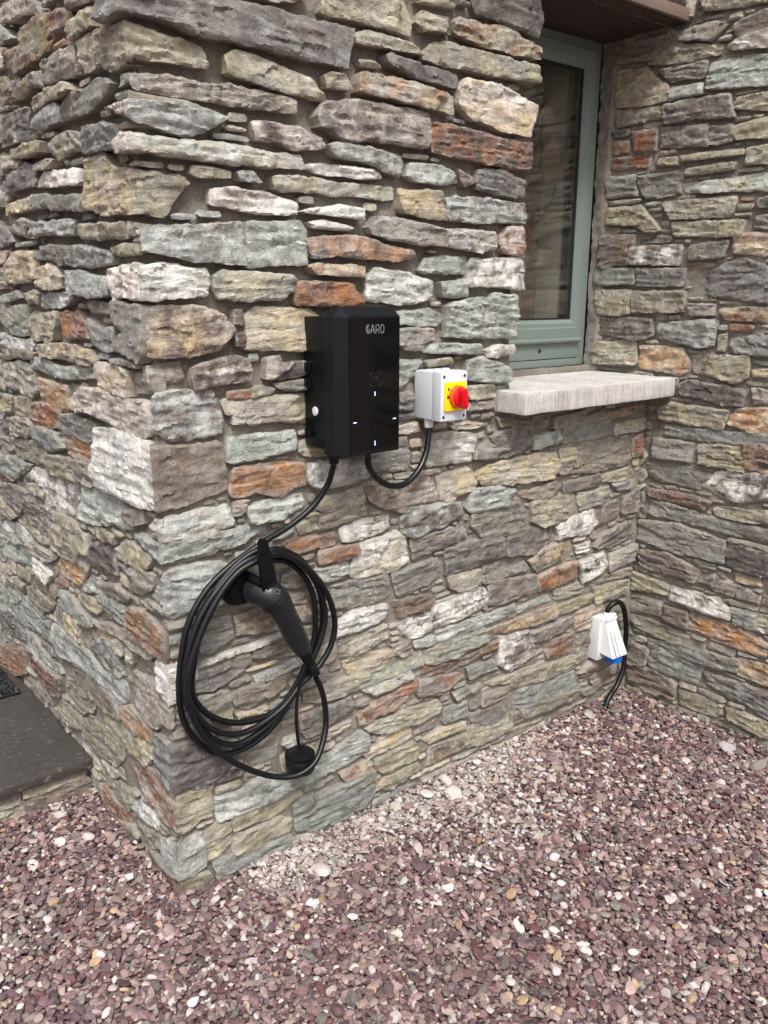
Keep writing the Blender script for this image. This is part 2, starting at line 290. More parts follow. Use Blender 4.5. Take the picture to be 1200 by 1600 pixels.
# ------------------------------------------------------------------ stone walls
WX = 1.8904
PAL = dict(g=(130, 130, 126), t=(141, 147, 139), l=(170, 174, 169), o=(136, 130, 110), k=(166, 159, 136), w=(218, 214, 207),
           p=(106, 98, 95), d=(82, 78, 75), r=(132, 94, 72), n=(166, 126, 94), y=(184, 167, 137), b=(112, 96, 84),
           m=(130, 123, 113), i=(194, 182, 173), s=(162, 154, 143))
STONES = """C pg -86,2103 -101,2036 -63,2019 -20,2025 18,2025 65,2029 149,2015 301,2018 367,2010 553,2012 573,2097 353,2096 197,2092 83,2093
C ko -268,2032 -93,2024 16,2011 64,2009 98,2003 177,1992 187,1963 182,1955 13,1951 -86,1938 -135,1959 -226,1963 -252,1987
C yk/ok -308,1790 -189,1793 -124,1755 -8,1738 103,1738 132,1724 84,1676 61,1655 -180,1663 -301,1685 -301,1734
C ip/gl -128,1874 -32,1873 20,1873 68,1871 119,1882 223,1864 183,1838 137,1816 86,1821 38,1834 17,1835 -37,1849
C ik/kl -94,1798 -60,1813 22,1808 78,1807 182,1809 412,1801 426,1779 342,1772 180,1771 48,1774 -50,1777
C sm 2,1914 17,1925 100,1931 143,1926 298,1929 407,1919 406,1896 296,1892 141,1893 22,1894 2,1900
F gl 12,1601 23,1625 126,1636 253,1651 261,1632 263,1560 122,1566 63,1578 13,1583
F tl 263,1649 409,1656 427,1639 428,1563 266,1553
C iw/wl -198,1540 -129,1551 4,1551 47,1555 121,1546 160,1544 169,1519 162,1491 102,1485 34,1478 -70,1487 -141,1488 -156,1469 -175,1505
F yb 12,1458 41,1467 147,1461 194,1442 218,1413 183,1371 110,1360 12,1362
L yi -305,1323 -171,1334 -119,1317 -125,1264 -304,1272
L gk -1099,1270 -894,1293 -796,1281 -787,1218 -823,1196 -1008,1204 -1108,1209
L ny -777,1250 -527,1250 -539,1185 -643,1181 -740,1185
C wl/mb -344,1071 -301,1168 -222,1173 -101,1174 2,1164 98,1156 164,1158 183,1141 185,1040 123,1026 74,1018 -4,1018 -64,1012 -100,1010 -234,1016 -317,1017 -346,1042
C ls -42,972 -15,989 89,993 190,1000 198,951 135,933 69,939 -11,947 -38,953
C lt -161,921 -113,935 5,931 85,939 258,940 295,934 294,909 203,901 116,886 17,885 -30,893 -117,911
C lg -82,786 5,861 54,874 166,864 226,814 224,764 125,753 75,757 20,747 0,788
C lw/ws -66,631 -16,632 28,626 68,635 81,580 45,540 8,535 -46,545 -67,579
C gp/pd -103,416 -11,416 55,415 142,375 204,296 183,272 100,281 47,282 -3,289 -117,300
C rs/ok -358,194 -315,254 -255,272 -122,288 -40,285 -4,279 73,284 105,275 99,188 68,192 19,171 -7,175 -102,167 -180,173 -263,180 -346,159
C gl -86,89 -61,132 3,142 52,152 71,149 74,104 70,54 33,43 6,49 -44,37 -85,41
C bo -26,28 6,39 78,31 97,-23 64,-56 1,-43 -46,-33
F lg 118,227 174,225 280,235 354,186 339,172 287,161 198,165 118,165
F lg 354,164 459,224 589,259 608,237 608,189 533,176 436,164
F kr 507,150 613,156 632,134 620,117 525,122
F gt 352,106 385,117 495,103 627,108 632,43 588,11 455,-11 361,31
F ko 157,154 267,150 377,140 383,122 306,109 163,112
F ok 157,66 170,96 306,95 336,72 335,36 222,36 163,38
F gt 112,-21 101,49 222,26 331,23 334,-25 219,-39
F kw 339,7 432,-7 439,-23 344,-20
F yi 601,177 669,216 769,209 788,180 770,163 669,163 613,162
F ok 644,118 642,141 701,142 789,147 813,105 789,92 687,80
F ko 637,50 677,69 806,72 817,52 702,23
F yk 831,143 904,158 1009,144 1016,124 905,126 858,120
F bk 852,46 862,103 990,98 1015,54 935,46
F kl 608,258 637,269 751,267 882,258 902,234 894,208 788,211 669,227
F gt 910,225 1015,213 1026,164 914,174
F pg 1032,162 1085,158 1189,147 1211,109 1131,89 1047,136
F ko 998,116 1234,90 1236,52 1091,36 1021,52
F rn 566,279 578,314 644,333 801,353 814,327 768,306 668,290
F kr 892,2169 914,2181 1008,2184 1088,2193 1239,2163 1236,2138 1110,2131 986,2133 897,2145
F pd 957,2252 1228,2305 1246,2245 1232,2189 1170,2192 1080,2200 987,2209
F ok 784,2068 820,2107 871,2123 1110,2115 1224,2112 1224,2071 1038,2064 873,2064
F ok 228,1988 253,1998 349,1991 457,1977 497,1935 393,1935 298,1941 229,1954
F yi 916,2012 943,2039 1064,2043 1218,2012 1213,1969 1202,1926 1096,1931 970,1949 917,1974
F rd 827,1852 832,1920 923,1925 1123,1912 1212,1910 1216,1847 1127,1839 975,1845
F ip 292,1863 328,1870 396,1865 477,1849 486,1829 395,1815 361,1828 297,1826
F gp 995,1773 1000,1821 1101,1835 1205,1806 1200,1765 1132,1761
F lp 883,1741 979,1751 1106,1747 1193,1744 1191,1694 981,1686 896,1688
F wi 180,1715 224,1722 323,1714 401,1698 404,1674 321,1672 238,1678 182,1688
F ir 1094,1637 1124,1681 1186,1682 1201,1629 1183,1605 1114,1608
F gt 242,1755 283,1758 303,1737 249,1737
C mo -10,1886 41,1884 141,1883 126,1876 41,1872 0,1872
L sm -761,2204 -641,2195 -513,2165 -488,2133 -603,2154 -694,2160 -773,2173
L lg -775,2168 -728,2141 -688,2120 -788,2133
L or -788,2096 -648,2099 -652,2126 -559,2135 -465,2130 -319,2108 -309,2087 -423,2082 -454,2051 -601,2047 -736,2043 -785,2065
L mb -316,2120 -186,2091 -311,2100
L ok -316,2079 -245,2083 -163,2074 -154,2036 -198,2042 -277,2035 -310,2043 -330,2066
L sm -475,2029 -371,2032 -280,2024 -284,1967 -488,1979
L om -806,1989 -735,2007 -573,2017 -491,2008 -497,1979 -571,1984 -664,1977 -773,1982
L ok -606,1953 -491,1967 -349,1958 -312,1939 -381,1938 -464,1942 -587,1935
L go -381,1936 -254,1929 -175,1938 -123,1930 -83,1914 -131,1894 -197,1882 -316,1881 -397,1890
L gl -616,1902 -541,1921 -445,1927 -401,1915 -409,1888 -503,1887 -563,1890
L pg -854,1962 -754,1956 -698,1955 -634,1946 -670,1879 -809,1883 -884,1884
L go -509,1848 -429,1863 -333,1854 -296,1839 -303,1811 -353,1819 -444,1808 -487,1820
L gt -287,1855 -176,1850 -90,1835 -99,1793 -197,1799 -299,1806
L ok -817,1862 -661,1866 -537,1855 -544,1833 -645,1835 -780,1843
L ok -893,1860 -834,1856 -740,1834 -759,1821 -904,1832
L so -626,1812 -525,1813 -479,1808 -496,1791 -617,1799
L gp -909,1777 -822,1807 -689,1822 -640,1809 -655,1764 -838,1763
L wi -644,1775 -594,1790 -333,1774 -324,1746 -342,1739 -642,1763
L yk -941,1737 -676,1738 -644,1736 -659,1709 -857,1709 -950,1711
L gm -636,1739 -491,1726 -316,1714 -319,1682 -500,1692 -521,1703 -649,1706
L gs -874,1663 -762,1689 -692,1671 -693,1667 -740,1669 -763,1643 -855,1654
L gp -962,1681 -864,1650 -840,1631 -986,1619
L lm -685,1670 -460,1667 -361,1660 -379,1632 -493,1635 -694,1642
C ok -348,1648 -221,1647 -85,1639 -82,1611 -228,1614 -350,1621
C ko -167,1591 -102,1597 3,1595 -4,1576 -133,1575
L yi -984,1560 -897,1601 -706,1603 -693,1538 -761,1522 -926,1521 -989,1526
L gm -697,1589 -650,1610 -523,1611 -444,1601 -441,1589 -489,1561 -547,1573 -685,1584
L gl -457,1572 -426,1604 -313,1600 -196,1585 -162,1570 -174,1557 -282,1552 -304,1549 -365,1557 -454,1563
L yi -669,1551 -575,1562 -528,1552 -485,1532 -499,1505 -555,1501 -667,1513
L gl -470,1544 -369,1542 -209,1526 -184,1505 -187,1490 -267,1484 -360,1489 -472,1495
L gt -1039,1481 -889,1494 -864,1478 -1047,1460
L km -838,1487 -727,1496 -691,1488 -703,1462 -793,1470
L lt -686,1484 -558,1491 -427,1489 -419,1478 -517,1459 -685,1454
L tk -1055,1438 -819,1456 -824,1375 -980,1371 -1078,1380
L ok -815,1434 -571,1441 -564,1423 -604,1371 -672,1364 -819,1366
L rn -549,1442 -404,1445 -356,1417 -337,1385 -454,1384 -532,1383
L km -348,1473 -201,1469 -201,1446 -348,1452
L gt -341,1433 -264,1409 -174,1414 -179,1365 -243,1363 -322,1380
L mg -190,1476 -126,1470 -12,1465 -12,1438 -13,1370 -34,1348 -156,1366 -166,1384 -111,1407 -170,1434
L lw -1084,1363 -987,1355 -799,1361 -761,1347 -793,1334 -1012,1329 -1093,1340
L mo -1102,1317 -854,1331 -753,1325 -771,1312 -957,1301 -1114,1284
L my -733,1346 -634,1357 -483,1361 -329,1349 -300,1335 -336,1319 -481,1324 -698,1324
L lt -803,1304 -701,1312 -586,1300 -327,1310 -331,1292 -530,1275 -698,1277 -795,1284
L gm -208,1341 -150,1348 -52,1340 -54,1333 -191,1333
L ko -1157,1174 -1056,1173 -1085,1122 -1178,1120
L ok -1051,1169 -870,1191 -864,1139 -955,1122 -1056,1118
L rn -859,1130 -808,1174 -698,1185 -595,1174 -647,1128 -718,1116 -848,1120
L gb -1184,1103 -1090,1093 -1102,1061 -1208,1042
L mo -1075,1103 -924,1120 -880,1104 -919,1064 -1061,1056
L tg -869,1100 -762,1111 -634,1102 -595,1078 -680,1059 -838,1056 -883,1079
L gm -598,1165 -495,1176 -336,1174 -333,1138 -391,1126 -509,1123 -620,1131
L si -479,1216 -383,1258 -264,1265 -177,1254 -40,1260 -12,1232 -12,1196 -36,1182 -126,1177 -278,1201 -362,1204 -430,1200
L yn -637,1093 -600,1109 -475,1115 -342,1125 -345,1087 -415,1072 -499,1064 -583,1078
L gm -1214,1025 -1121,1032 -1082,1022 -1142,976 -1236,968
L om -1071,1029 -822,1058 -761,1043 -748,1016 -873,992 -967,992 -1123,979
L om -782,1020 -685,1040 -528,1046 -348,1070 -351,1032 -409,1000 -503,1001 -607,985 -755,991
L tg -1241,956 -1037,979 -936,967 -1067,919 -1119,894 -1256,915
L rb -1263,897 -1139,896 -1159,882 -1275,867
L tg -1069,913 -967,944 -898,938 -928,917 -1051,890
L wp -947,955 -865,968 -789,976 -704,976 -583,978 -507,983 -486,969 -521,903 -580,893 -635,882 -807,864 -804,900 -824,930 -904,944
L km -954,910 -863,926 -813,903 -823,886 -952,892
L pg -1279,855 -1082,874 -1001,868 -1030,830 -1085,792 -1189,799 -1298,806
L lt -477,984 -410,996 -258,995 -174,963 -169,940 -231,924 -281,932 -386,901 -516,895 -476,953
L mg -206,976 -93,1000 -89,969 -138,955 -190,955
L mk -1303,794 -1231,785 -1129,767 -1231,734 -1322,744
L pm -1020,843 -942,873 -821,866 -800,790 -878,778 -1034,792
L ok -1123,757 -1038,780 -819,776 -811,752 -877,731 -1068,741
L lg -1333,665 -1297,708 -1149,735 -997,730 -1012,708 -1203,657
L lg -1362,641 -1246,641 -1054,681 -945,662 -1006,624 -1207,596 -1339,598 -1372,614
L ok -766,858 -666,864 -550,860 -480,844 -472,802 -570,781 -690,776 -773,781
L sm -1043,689 -978,710 -867,713 -764,713 -846,682 -991,672
L sm -777,768 -663,776 -468,792 -480,765 -605,743 -727,742 -792,741
L yn -749,714 -647,735 -490,751 -567,690 -583,676 -704,673 -765,682
L wi -987,660 -900,657 -829,639 -870,601 -964,603
L kb -473,875 -365,894 -280,888 -283,870 -371,867 -451,869
L pd -455,822 -398,843 -298,849 -283,790 -369,772 -472,777
L ok -282,851 -217,894 -147,900 -57,886 -79,861 -138,841 -258,840
L sm -190,824 -119,846 -46,846 -60,814 -140,775 -200,770
L gt -1440,437 -1314,454 -1123,473 -956,472 -994,401 -1103,374 -1268,370 -1372,350 -1473,351
L gd -1480,333 -1329,360 -1150,365 -1199,301 -1383,264 -1504,271
L ok -1340,489 -1212,530 -1133,523 -1166,478 -1298,446
L om -1129,509 -1041,540 -835,539 -846,528 -971,473 -1138,480
L ob -1057,544 -1002,584 -855,600 -797,595 -825,547 -952,537
L rb -802,628 -743,660 -686,665 -693,635 -776,617
L gl -555,710 -421,740 -322,731 -259,725 -315,711 -418,701 -560,666
L gm -426,690 -316,704 -216,707 -222,673 -282,658 -391,665
L mb -370,740 -284,759 -213,749 -227,730 -271,717 -357,721
L yo -592,639 -549,659 -437,665 -398,661 -445,633 -533,617
L gt -798,590 -764,610 -650,620 -564,596 -451,602 -480,583 -545,570 -719,566
L gm -820,488 -763,561 -739,560 -770,482
L yo -742,541 -664,565 -589,571 -593,529 -599,477 -738,492
L ok -570,559 -468,582 -448,562 -513,543 -524,495 -586,476
L lg -865,462 -787,474 -673,477 -529,476 -460,451 -364,468 -284,479 -282,433 -392,381 -441,374 -494,408 -623,406 -735,398 -860,370 -889,405
L lp -511,541 -435,567 -344,564 -304,546 -314,496 -350,477 -418,481 -504,475 -516,505
L yn -447,596 -402,613 -335,609 -366,566 -414,560 -452,570
L yk -340,587 -292,610 -268,595 -273,568 -333,563
L yi -259,596 -200,598 -216,566 -255,563
L om -432,611 -220,658 -124,640 -69,638 -99,623 -197,615 -268,622 -391,609
C ro/mg -209,720 -108,740 -55,726 2,711 4,649 -40,648 -123,649 -189,661 -217,674
C sm -269,503 -219,549 -137,562 -73,551 -40,526 10,522 12,491 7,471 -59,457 -112,421 -210,425 -283,428
L gl -1167,341 -1091,357 -969,321 -840,333 -815,314 -916,282 -1070,261 -1165,294
L gt -974,439 -878,469 -897,402 -950,384 -996,392
L rb -1499,173 -1359,221 -1209,242 -1235,164 -1358,112 -1488,91
L rd -1176,260 -1101,274 -970,262 -824,294 -854,226 -959,191 -1072,200 -1171,218
L mb -801,366 -680,393 -544,407 -472,397 -380,383 -337,372 -340,359 -413,338 -536,333 -638,343 -797,326
L om -804,302 -699,320 -618,317 -552,316 -567,282 -662,242 -831,258
L om -947,174 -845,204 -668,221 -678,178 -786,146 -927,133
L ok -550,296 -448,338 -307,355 -201,359 -111,362 -113,348 -182,287 -333,276 -476,263 -552,262
L nk -332,389 -262,424 -212,415 -113,411 -124,375 -191,359 -295,361
L om -671,209 -555,247 -406,255 -336,262 -341,237 -422,174 -607,136 -682,163
L go -515,81 -448,106 -313,142 -293,99 -351,61 -423,50 -508,52
L wt -290,119 -259,137 -164,145 -126,134 -140,107 -213,97 -288,97
L rb -534,53 -447,48 -305,65 -308,45 -422,-6 -520,-3
L ok -461,-21 -311,31 -256,33 -297,-16 -417,-40 -512,-23
L om -284,56 -174,86 -123,93 -149,48 -226,19 -280,20
L sk -133,86 -95,115 -83,95 -107,68 -147,59
L rb -227,11 -142,30 -84,20 -47,13 -33,-19 -110,-23 -190,-21
F ko 79,145 112,156 149,145 153,87 116,58 79,54 77,103
F gm 624,1051 687,1067 757,1077 765,1021 628,1030
F sl 452,1044 591,1061 620,1039 606,1018 492,1007 452,1010
F sb 613,958 688,983 839,974 861,946 874,912 824,913 720,901 643,929
F yk 872,976 993,992 1031,948 1023,923 926,898 887,913
F ky 1030,961 1075,982 1279,991 1383,986 1408,947 1378,915 1184,917 1050,935
F km 1409,1000 1492,991 1499,921 1421,924
F gp 1010,1016 1018,1044 1236,1020 1237,1016 1149,1006
F sl 821,1070 991,1051 992,1018 871,1014 830,1019
F km 451,976 584,983 602,947 491,941 450,948
F ko 450,925 519,934 598,936 609,910 491,894 449,893
F wp 522,877 562,894 681,892 685,861 583,842 525,850
F rb 449,872 497,878 518,854 490,841 449,843
F rn 448,832 490,832 576,831 576,807 511,795 448,796
F wk 553,750 579,824 720,836 748,818 757,746 721,727 643,737 575,733
F lg 447,778 518,785 546,782 550,754 489,746 447,752
F pl 736,877 767,897 962,886 967,858 911,835 777,819 736,839
F pm 773,804 877,811 933,814 948,768 861,758 778,748
F pm 942,803 973,827 992,787 966,758 953,767
F lt 989,868 1014,917 1126,911 1215,888 1168,847 1072,848 1017,850
F mg 1022,843 1218,846 1261,811 1253,776 1214,747 1077,758 1019,809
F mo 1226,876 1391,888 1436,874 1433,849 1299,848 1247,863
F km 1290,835 1506,839 1514,755 1338,755 1294,777
F pm 1175,733 1224,753 1393,738 1408,683 1302,666 1178,686
F pg 913,748 1040,751 1155,737 1168,685 1043,674 916,673
F km 916,658 1058,654 1070,605 972,606 926,630
F gm 1077,660 1250,661 1285,614 1104,601 1079,610
F gm 702,719 879,728 881,677 829,661 722,646
F mg 495,720 590,723 686,722 694,652 560,646 498,661
F bm 702,631 839,622 870,598 849,576 699,579
F pm 1095,589 1133,597 1319,579 1333,532 1238,527 1107,528
F wp 736,547 781,576 954,589 1076,586 1091,557 1088,529 885,508 782,501 744,517
F wl 497,614 560,636 686,625 683,587 590,578 501,579
F lt 881,488 1013,493 1099,494 1230,499 1236,479 1091,463 923,449 886,462
F lt 1246,484 1402,492 1415,471 1316,467 1248,462
F yr 1102,436 1307,442 1440,444 1443,405 1321,404 1103,423
F km 515,562 683,563 687,533 589,506 522,506
F sr 699,496 774,493 783,459 749,448 708,473
F lt 788,484 868,483 878,458 791,460
F tk 837,434 941,457 1092,452 1094,410 961,392 844,400
F ys 529,491 589,500 716,478 716,444 620,438 551,445
F kt 700,433 821,445 822,403 733,398 455,403 448,441
F kl 585,395 668,397 818,399 818,369 636,362
F br 827,391 962,366 1154,390 1155,371 963,348 827,352
F pw 1164,395 1295,386 1328,300 1223,268 1157,310
F mp 1312,374 1532,379 1535,351 1370,337 1325,345
F rm 1399,321 1557,310 1563,247 1422,246
F tg 1010,334 1138,327 1149,297 1021,297
F mr 810,350 963,328 1002,309 891,285 802,306
F ko 1101,250 1399,244 1401,219 1184,229
F mt 951,266 1071,263 1082,247 967,236
F bm 1429,223 1565,222 1568,193 1461,194
F lt 1466,134 1566,146 1572,89 1468,113
F sm 1384,1105 1530,1113 1527,1070 1376,1074
F km 1533,1089 1638,1110 1658,1079 1540,1073
F nb 1662,1100 1837,1108 1840,1088 1670,1077
F lt 1274,1055 1414,1060 1410,1026 1277,1015
F gm 1425,1066 1681,1065 1698,1026 1546,1012 1425,1025
F sk 1703,1054 1881,1059 1886,1018 1711,1017
F pm 1173,1097 1262,1085 1272,1040 1178,1016
F mo 1404,1011 1795,998 1815,912 1652,901 1421,920
F rb 1815,989 1878,1002 1875,928 1817,926
F gk 1528,826 1702,832 1705,780 1547,772
F ko 1654,878 1826,885 1856,853 1719,850 1647,858
F gt 1714,839 1835,837 1836,808 1749,811
F pm 1443,877 1632,887 1643,851 1449,848
F mp 1784,780 1886,796 1886,714 1785,722
F pb 1635,756 1759,776 1770,714 1638,697
F pm 1637,624 1678,664 1862,677 1873,623 1710,609
F wg 1422,739 1617,759 1629,706 1580,682 1432,690
F wi 1528,643 1605,645 1615,606 1542,615
F wd 1553,576 1696,593 1715,528 1574,502
F gk 1724,574 1886,583 1873,523 1734,510
F km 1425,511 1599,495 1602,463 1440,462
F nr 1332,576 1540,587 1534,528 1347,519
F yb 1286,639 1355,669 1509,662 1493,615 1331,593
F ok 1645,460 1856,447 1849,399 1670,400
F mo 1609,493 1866,495 1873,472 1628,474
F ok 1454,440 1641,442 1653,419 1536,408 1462,408
F nk 1556,321 1564,390 1707,388 1737,349 1693,302
F pm 1383,334 1391,377 1536,380 1541,348
R ko 40,1095 85,1120 302,1116 286,1058 191,1059 48,1063
R ny 305,1080 339,1125 459,1143 483,1061 376,1059
R gt 24,1039 143,1041 484,1050 486,1034 344,1015 172,1006 27,1007
R gm 26,991 197,989 203,928 33,925
R ok 208,990 360,1002 375,926 214,930
R nd 372,1014 487,1030 498,935 379,940
R mg 15,893 141,901 261,891 222,840 60,841 24,851
R pw 234,849 280,904 499,930 507,863 418,828 344,817
R br 15,797 184,809 274,796 254,770 137,776 31,776
R gm 34,759 138,759 257,745 522,744 526,709 341,704 177,714 37,709
R ok 289,782 514,811 518,776 381,757 295,762
R mg -5,673 145,695 341,672 344,599 156,591 1,603
R pd 348,666 532,664 534,587 361,596
R pb 14,562 122,580 253,541 242,501 111,505 19,514
R sp 259,510 341,562 360,538 484,512 480,491 366,488 267,498
R ok -12,470 141,461 144,424 -9,406
R mo -18,383 120,389 119,333 -20,316
R wg 158,458 337,461 386,436 387,408 277,405 161,411
R gk 390,445 558,453 565,394 407,397
R pb 127,374 229,380 234,319 123,317
R nb 240,375 455,387 527,351 524,313 345,313 245,323
R mo -6,299 132,299 304,274 294,248 136,251 -6,266
R gm 84,225 191,243 437,263 435,225 299,205 87,191
R gt 90,182 160,195 307,191 291,121 168,116 95,124
R bm 2,89 94,111 214,88 210,35 103,22 6,30
R mp 10,196 83,181 77,119 1,99
R ny 439,272 579,281 588,214 444,219
R pg 317,178 590,192 602,94 455,118 342,131
R ok 226,76 361,78 398,45 369,26 231,21
R ko 0,6 66,13 141,11 69,-18 2,-17
R ko 413,79 604,83 611,26 424,39
F pm 1219,331 1314,351 1324,286 1223,277
F km 1225,234 1637,212 1649,185 1450,178 1228,197
F gt 1229,178 1438,162 1569,156 1575,98 1458,92 1232,116
F bm 1667,101 1831,111 1851,56 1683,64
F rm 1587,144 1670,169 1825,160 1815,129 1661,130 1590,119
F om 1279,99 1457,97 1614,74 1607,45 1460,58 1303,60
F mo 1620,65 1746,59 1759,38 1633,37
F bo 1234,98 1275,94 1299,53 1236,56
R om -237,2330 -218,2350 -32,2328 9,2291 -7,2257 -232,2266
R ky -240,2239 -122,2227 -32,2157 -23,2123 -91,2115 -231,2130
R ok -122,2245 -7,2277 152,2246 147,2227 -2,2224
R om -9,2318 119,2320 163,2303 115,2271 1,2294
R pm -68,2215 106,2209 99,2168 -16,2172
R lg -22,2154 99,2149 103,2117 -23,2117
R lt 114,2133 123,2199 321,2193 331,2111 176,2123
R ko 65,2415 300,2367 303,2338 89,2362
R pb 193,2298 305,2322 313,2259 201,2265
R sw 174,2236 197,2252 312,2264 318,2215 217,2225
R pm -37,2101 125,2099 195,2096 220,2034 93,2048 -31,2049
R ko 217,2056 227,2083 334,2086 340,2034
R sk -238,2114 -45,2097 -43,2070 -225,2063
R pm -45,2029 126,2025 138,1958 -34,1976
R rb -160,2036 -62,2030 -58,1966 -138,1971
R mp 136,2012 214,2009 219,1964 168,1956 141,1966
R ok 219,2001 343,2012 350,1955 238,1967 202,1989
R rb -247,1958 -78,1957 -84,1917 -239,1921
R ko -51,1937 26,1937 33,1909 -44,1915
R ok 40,1936 258,1935 268,1920 154,1918 51,1921
R km 274,1933 352,1935 359,1884 275,1890
R km 59,1893 245,1898 238,1877 65,1875
R mg -119,1885 45,1890 47,1821 -81,1816 -116,1852
R mg -248,1897 -135,1891 -124,1828 -248,1829
R lk 59,1844 208,1847 362,1855 368,1807 211,1814 71,1825
R ok -244,1789 -104,1788 -22,1707 -70,1703 -116,1730 -240,1738
R ok -11,1791 252,1792 236,1739 29,1745
R ok 31,1724 292,1718 279,1677 45,1685
R pb 322,1782 371,1786 375,1753 325,1758
R pm 320,1732 377,1732 383,1689 324,1696
R pb -260,1694 -117,1693 -130,1598 -251,1591
R pw -125,1653 75,1650 71,1592 -115,1598
R pm 109,1649 245,1660 232,1615 108,1606
R yn 266,1667 281,1678 384,1680 392,1613 266,1622
R pg 130,1538 237,1587 298,1602 371,1578 407,1522 392,1472 229,1491 134,1499
R gt -268,1579 -106,1576 -102,1530 -264,1526
R gp -91,1576 93,1573 88,1525 -86,1525
R ok -268,1503 -116,1503 -115,1424 -261,1421
R ok -106,1499 101,1500 102,1438 -100,1434
R sm 119,1461 212,1462 215,1427 127,1425
R kr 236,1445 411,1454 417,1410 258,1416
R dm -260,1403 -20,1409 -9,1354 -82,1337 -250,1354
R gl 13,1392 227,1407 226,1329 171,1322 17,1346
R bk 236,1360 269,1370 266,1310 241,1312
R gp 284,1350 421,1378 430,1305 298,1311
R ok -264,1310 -84,1329 -71,1249 -259,1241
R ny -61,1311 110,1311 147,1243 101,1224 -54,1240
R ok 157,1287 350,1298 357,1234 316,1214 162,1237
R yk 367,1257 434,1266 438,1241 374,1236
R pd 117,1187 153,1206 349,1188 350,1140 287,1142 129,1162
R sm 374,1198 443,1196 448,1158 389,1152
F ko 485,2121 491,2154 726,2200 758,2150 755,2114 627,2117 490,2115
F ok 775,2195 913,2222 898,2202 839,2198
F ko 772,2148 789,2174 875,2170 891,2143 797,2133
F ko 576,2089 621,2102 714,2094 777,2090 790,2075 687,2072 595,2071 579,2069
F ko 590,2035 640,2040 656,2025 595,2023
F pg 662,2054 687,2061 770,2050 911,2046 916,2016 800,2017 674,2033
F ko 489,1986 507,1994 549,1994 568,1966 494,1961
F kn 579,1984 588,2004 621,2009 764,2005 898,1993 903,1952 801,1958 582,1963
F ps 458,1896 487,1930 594,1944 816,1943 821,1898 811,1862 675,1859 530,1854 499,1873 468,1875
F gl 493,1834 530,1842 724,1834 734,1813 718,1782 661,1793 621,1808 517,1810
F wi 434,1785 466,1791 655,1790 667,1777 634,1771 466,1772
F kl 337,1751 394,1759 561,1753 709,1754 710,1728 528,1726 341,1727
F lt 740,1786 754,1819 865,1819 918,1807 927,1787 881,1777 768,1779
F mb 921,1818 992,1792 945,1774 930,1793
F yo 719,1753 859,1754 891,1687 800,1689 727,1700
F wl 417,1682 528,1702 599,1696 599,1673 502,1678
F wl 437,1658 483,1665 572,1651 560,1646 446,1646
F gm 622,1658 636,1683 733,1678 876,1658 877,1619 778,1624 662,1635
F sl 883,1658 966,1668 1066,1661 1077,1622 1010,1606 880,1621
F np 431,1618 463,1624 540,1633 610,1628 683,1615 727,1605 760,1602 766,1586 755,1580 652,1579 550,1584 481,1582 444,1579
F nk 435,1555 453,1563 539,1561 605,1558 605,1537 500,1539 452,1540
F kt 177,1530 199,1540 295,1541 378,1536 394,1525 391,1503 350,1480 188,1480 177,1502
F nr 396,1512 414,1520 524,1519 572,1513 572,1499 599,1480 594,1466 451,1465 397,1469
F pb 228,1456 247,1456 250,1420 250,1370 229,1376 222,1420
F ky 249,1434 288,1459 432,1454 469,1438 468,1376 420,1359 355,1362 255,1370 251,1405
F bi 110,1331 133,1339 223,1351 248,1343 260,1323 257,1297 187,1294 114,1284 107,1306
F im 303,1344 336,1348 340,1327 382,1329 353,1311 321,1294 302,1295
F pd 323,1293 354,1315 382,1331 424,1331 423,1301 353,1292
F rn 199,1271 259,1272 258,1252 200,1254
F so 262,1273 289,1280 329,1270 325,1261 261,1254
F ks 189,1246 262,1248 361,1248 422,1244 421,1184 313,1193 255,1195 234,1205 196,1223
F gm 325,1282 418,1286 418,1264 361,1264 334,1273
C lp 9,1271 21,1278 98,1280 157,1274 176,1247 182,1209 177,1180 140,1172 52,1174 8,1196 3,1236
F gs 618,1655 657,1680 737,1677 873,1663 883,1643 863,1619 771,1622 683,1627 636,1637
F tl 795,1554 811,1585 887,1593 973,1589 975,1547 889,1546 801,1548
F wg 974,1574 992,1587 1076,1589 1190,1597 1201,1561 1200,1508 1080,1512 976,1514
F lw 618,1539 641,1555 755,1545 833,1523 837,1483 756,1467 717,1464 663,1475 615,1476
F tl 868,1521 969,1531 971,1487 878,1485
F tl 891,1377 894,1457 915,1470 977,1479 1042,1476 1081,1492 1177,1487 1190,1436 1184,1366 1047,1368
F tl 719,1446 832,1451 883,1432 884,1412 821,1409 719,1415
F gs 719,1397 769,1402 851,1398 852,1372 810,1364 787,1356 720,1363
F lt 807,1356 858,1357 1022,1350 1026,1327 895,1333 811,1338
F ws 1048,1333 1102,1345 1164,1345 1173,1326 1090,1313 1056,1315
F tl 978,1304 1037,1311 1119,1288 1155,1272 1160,1243 1108,1237 980,1254
F lt 720,1316 799,1317 811,1312 777,1288 777,1270 721,1239
F gm 721,1231 772,1231 773,1183 722,1187
F km 981,1231 1088,1233 1097,1194 989,1195
F ks 986,1181 1097,1184 1102,1160 984,1163
F pg 720,1359 799,1356 799,1343 741,1345
F lt 191,1125 202,1158 303,1161 377,1160 383,1131 376,1115 301,1112 212,1103 191,1109
F nb 193,1031 211,1087 300,1084 404,1075 413,1066 410,1022 373,1021 335,1006 266,1024 200,1022
F wg 420,1040 433,1067 488,1073 545,1066 604,1050 615,1018 566,1007 452,1004 422,1023
F lt 240,988 344,996 402,992 411,965 333,944 245,945 243,967
F ko 476,972 518,979 593,986 604,940 544,936 481,946
F ko 385,918 400,933 604,935 606,912 480,902 394,891
F rn 340,871 389,879 439,879 444,852 383,846 344,862
F tl 312,902 375,920 375,899 340,888 312,889
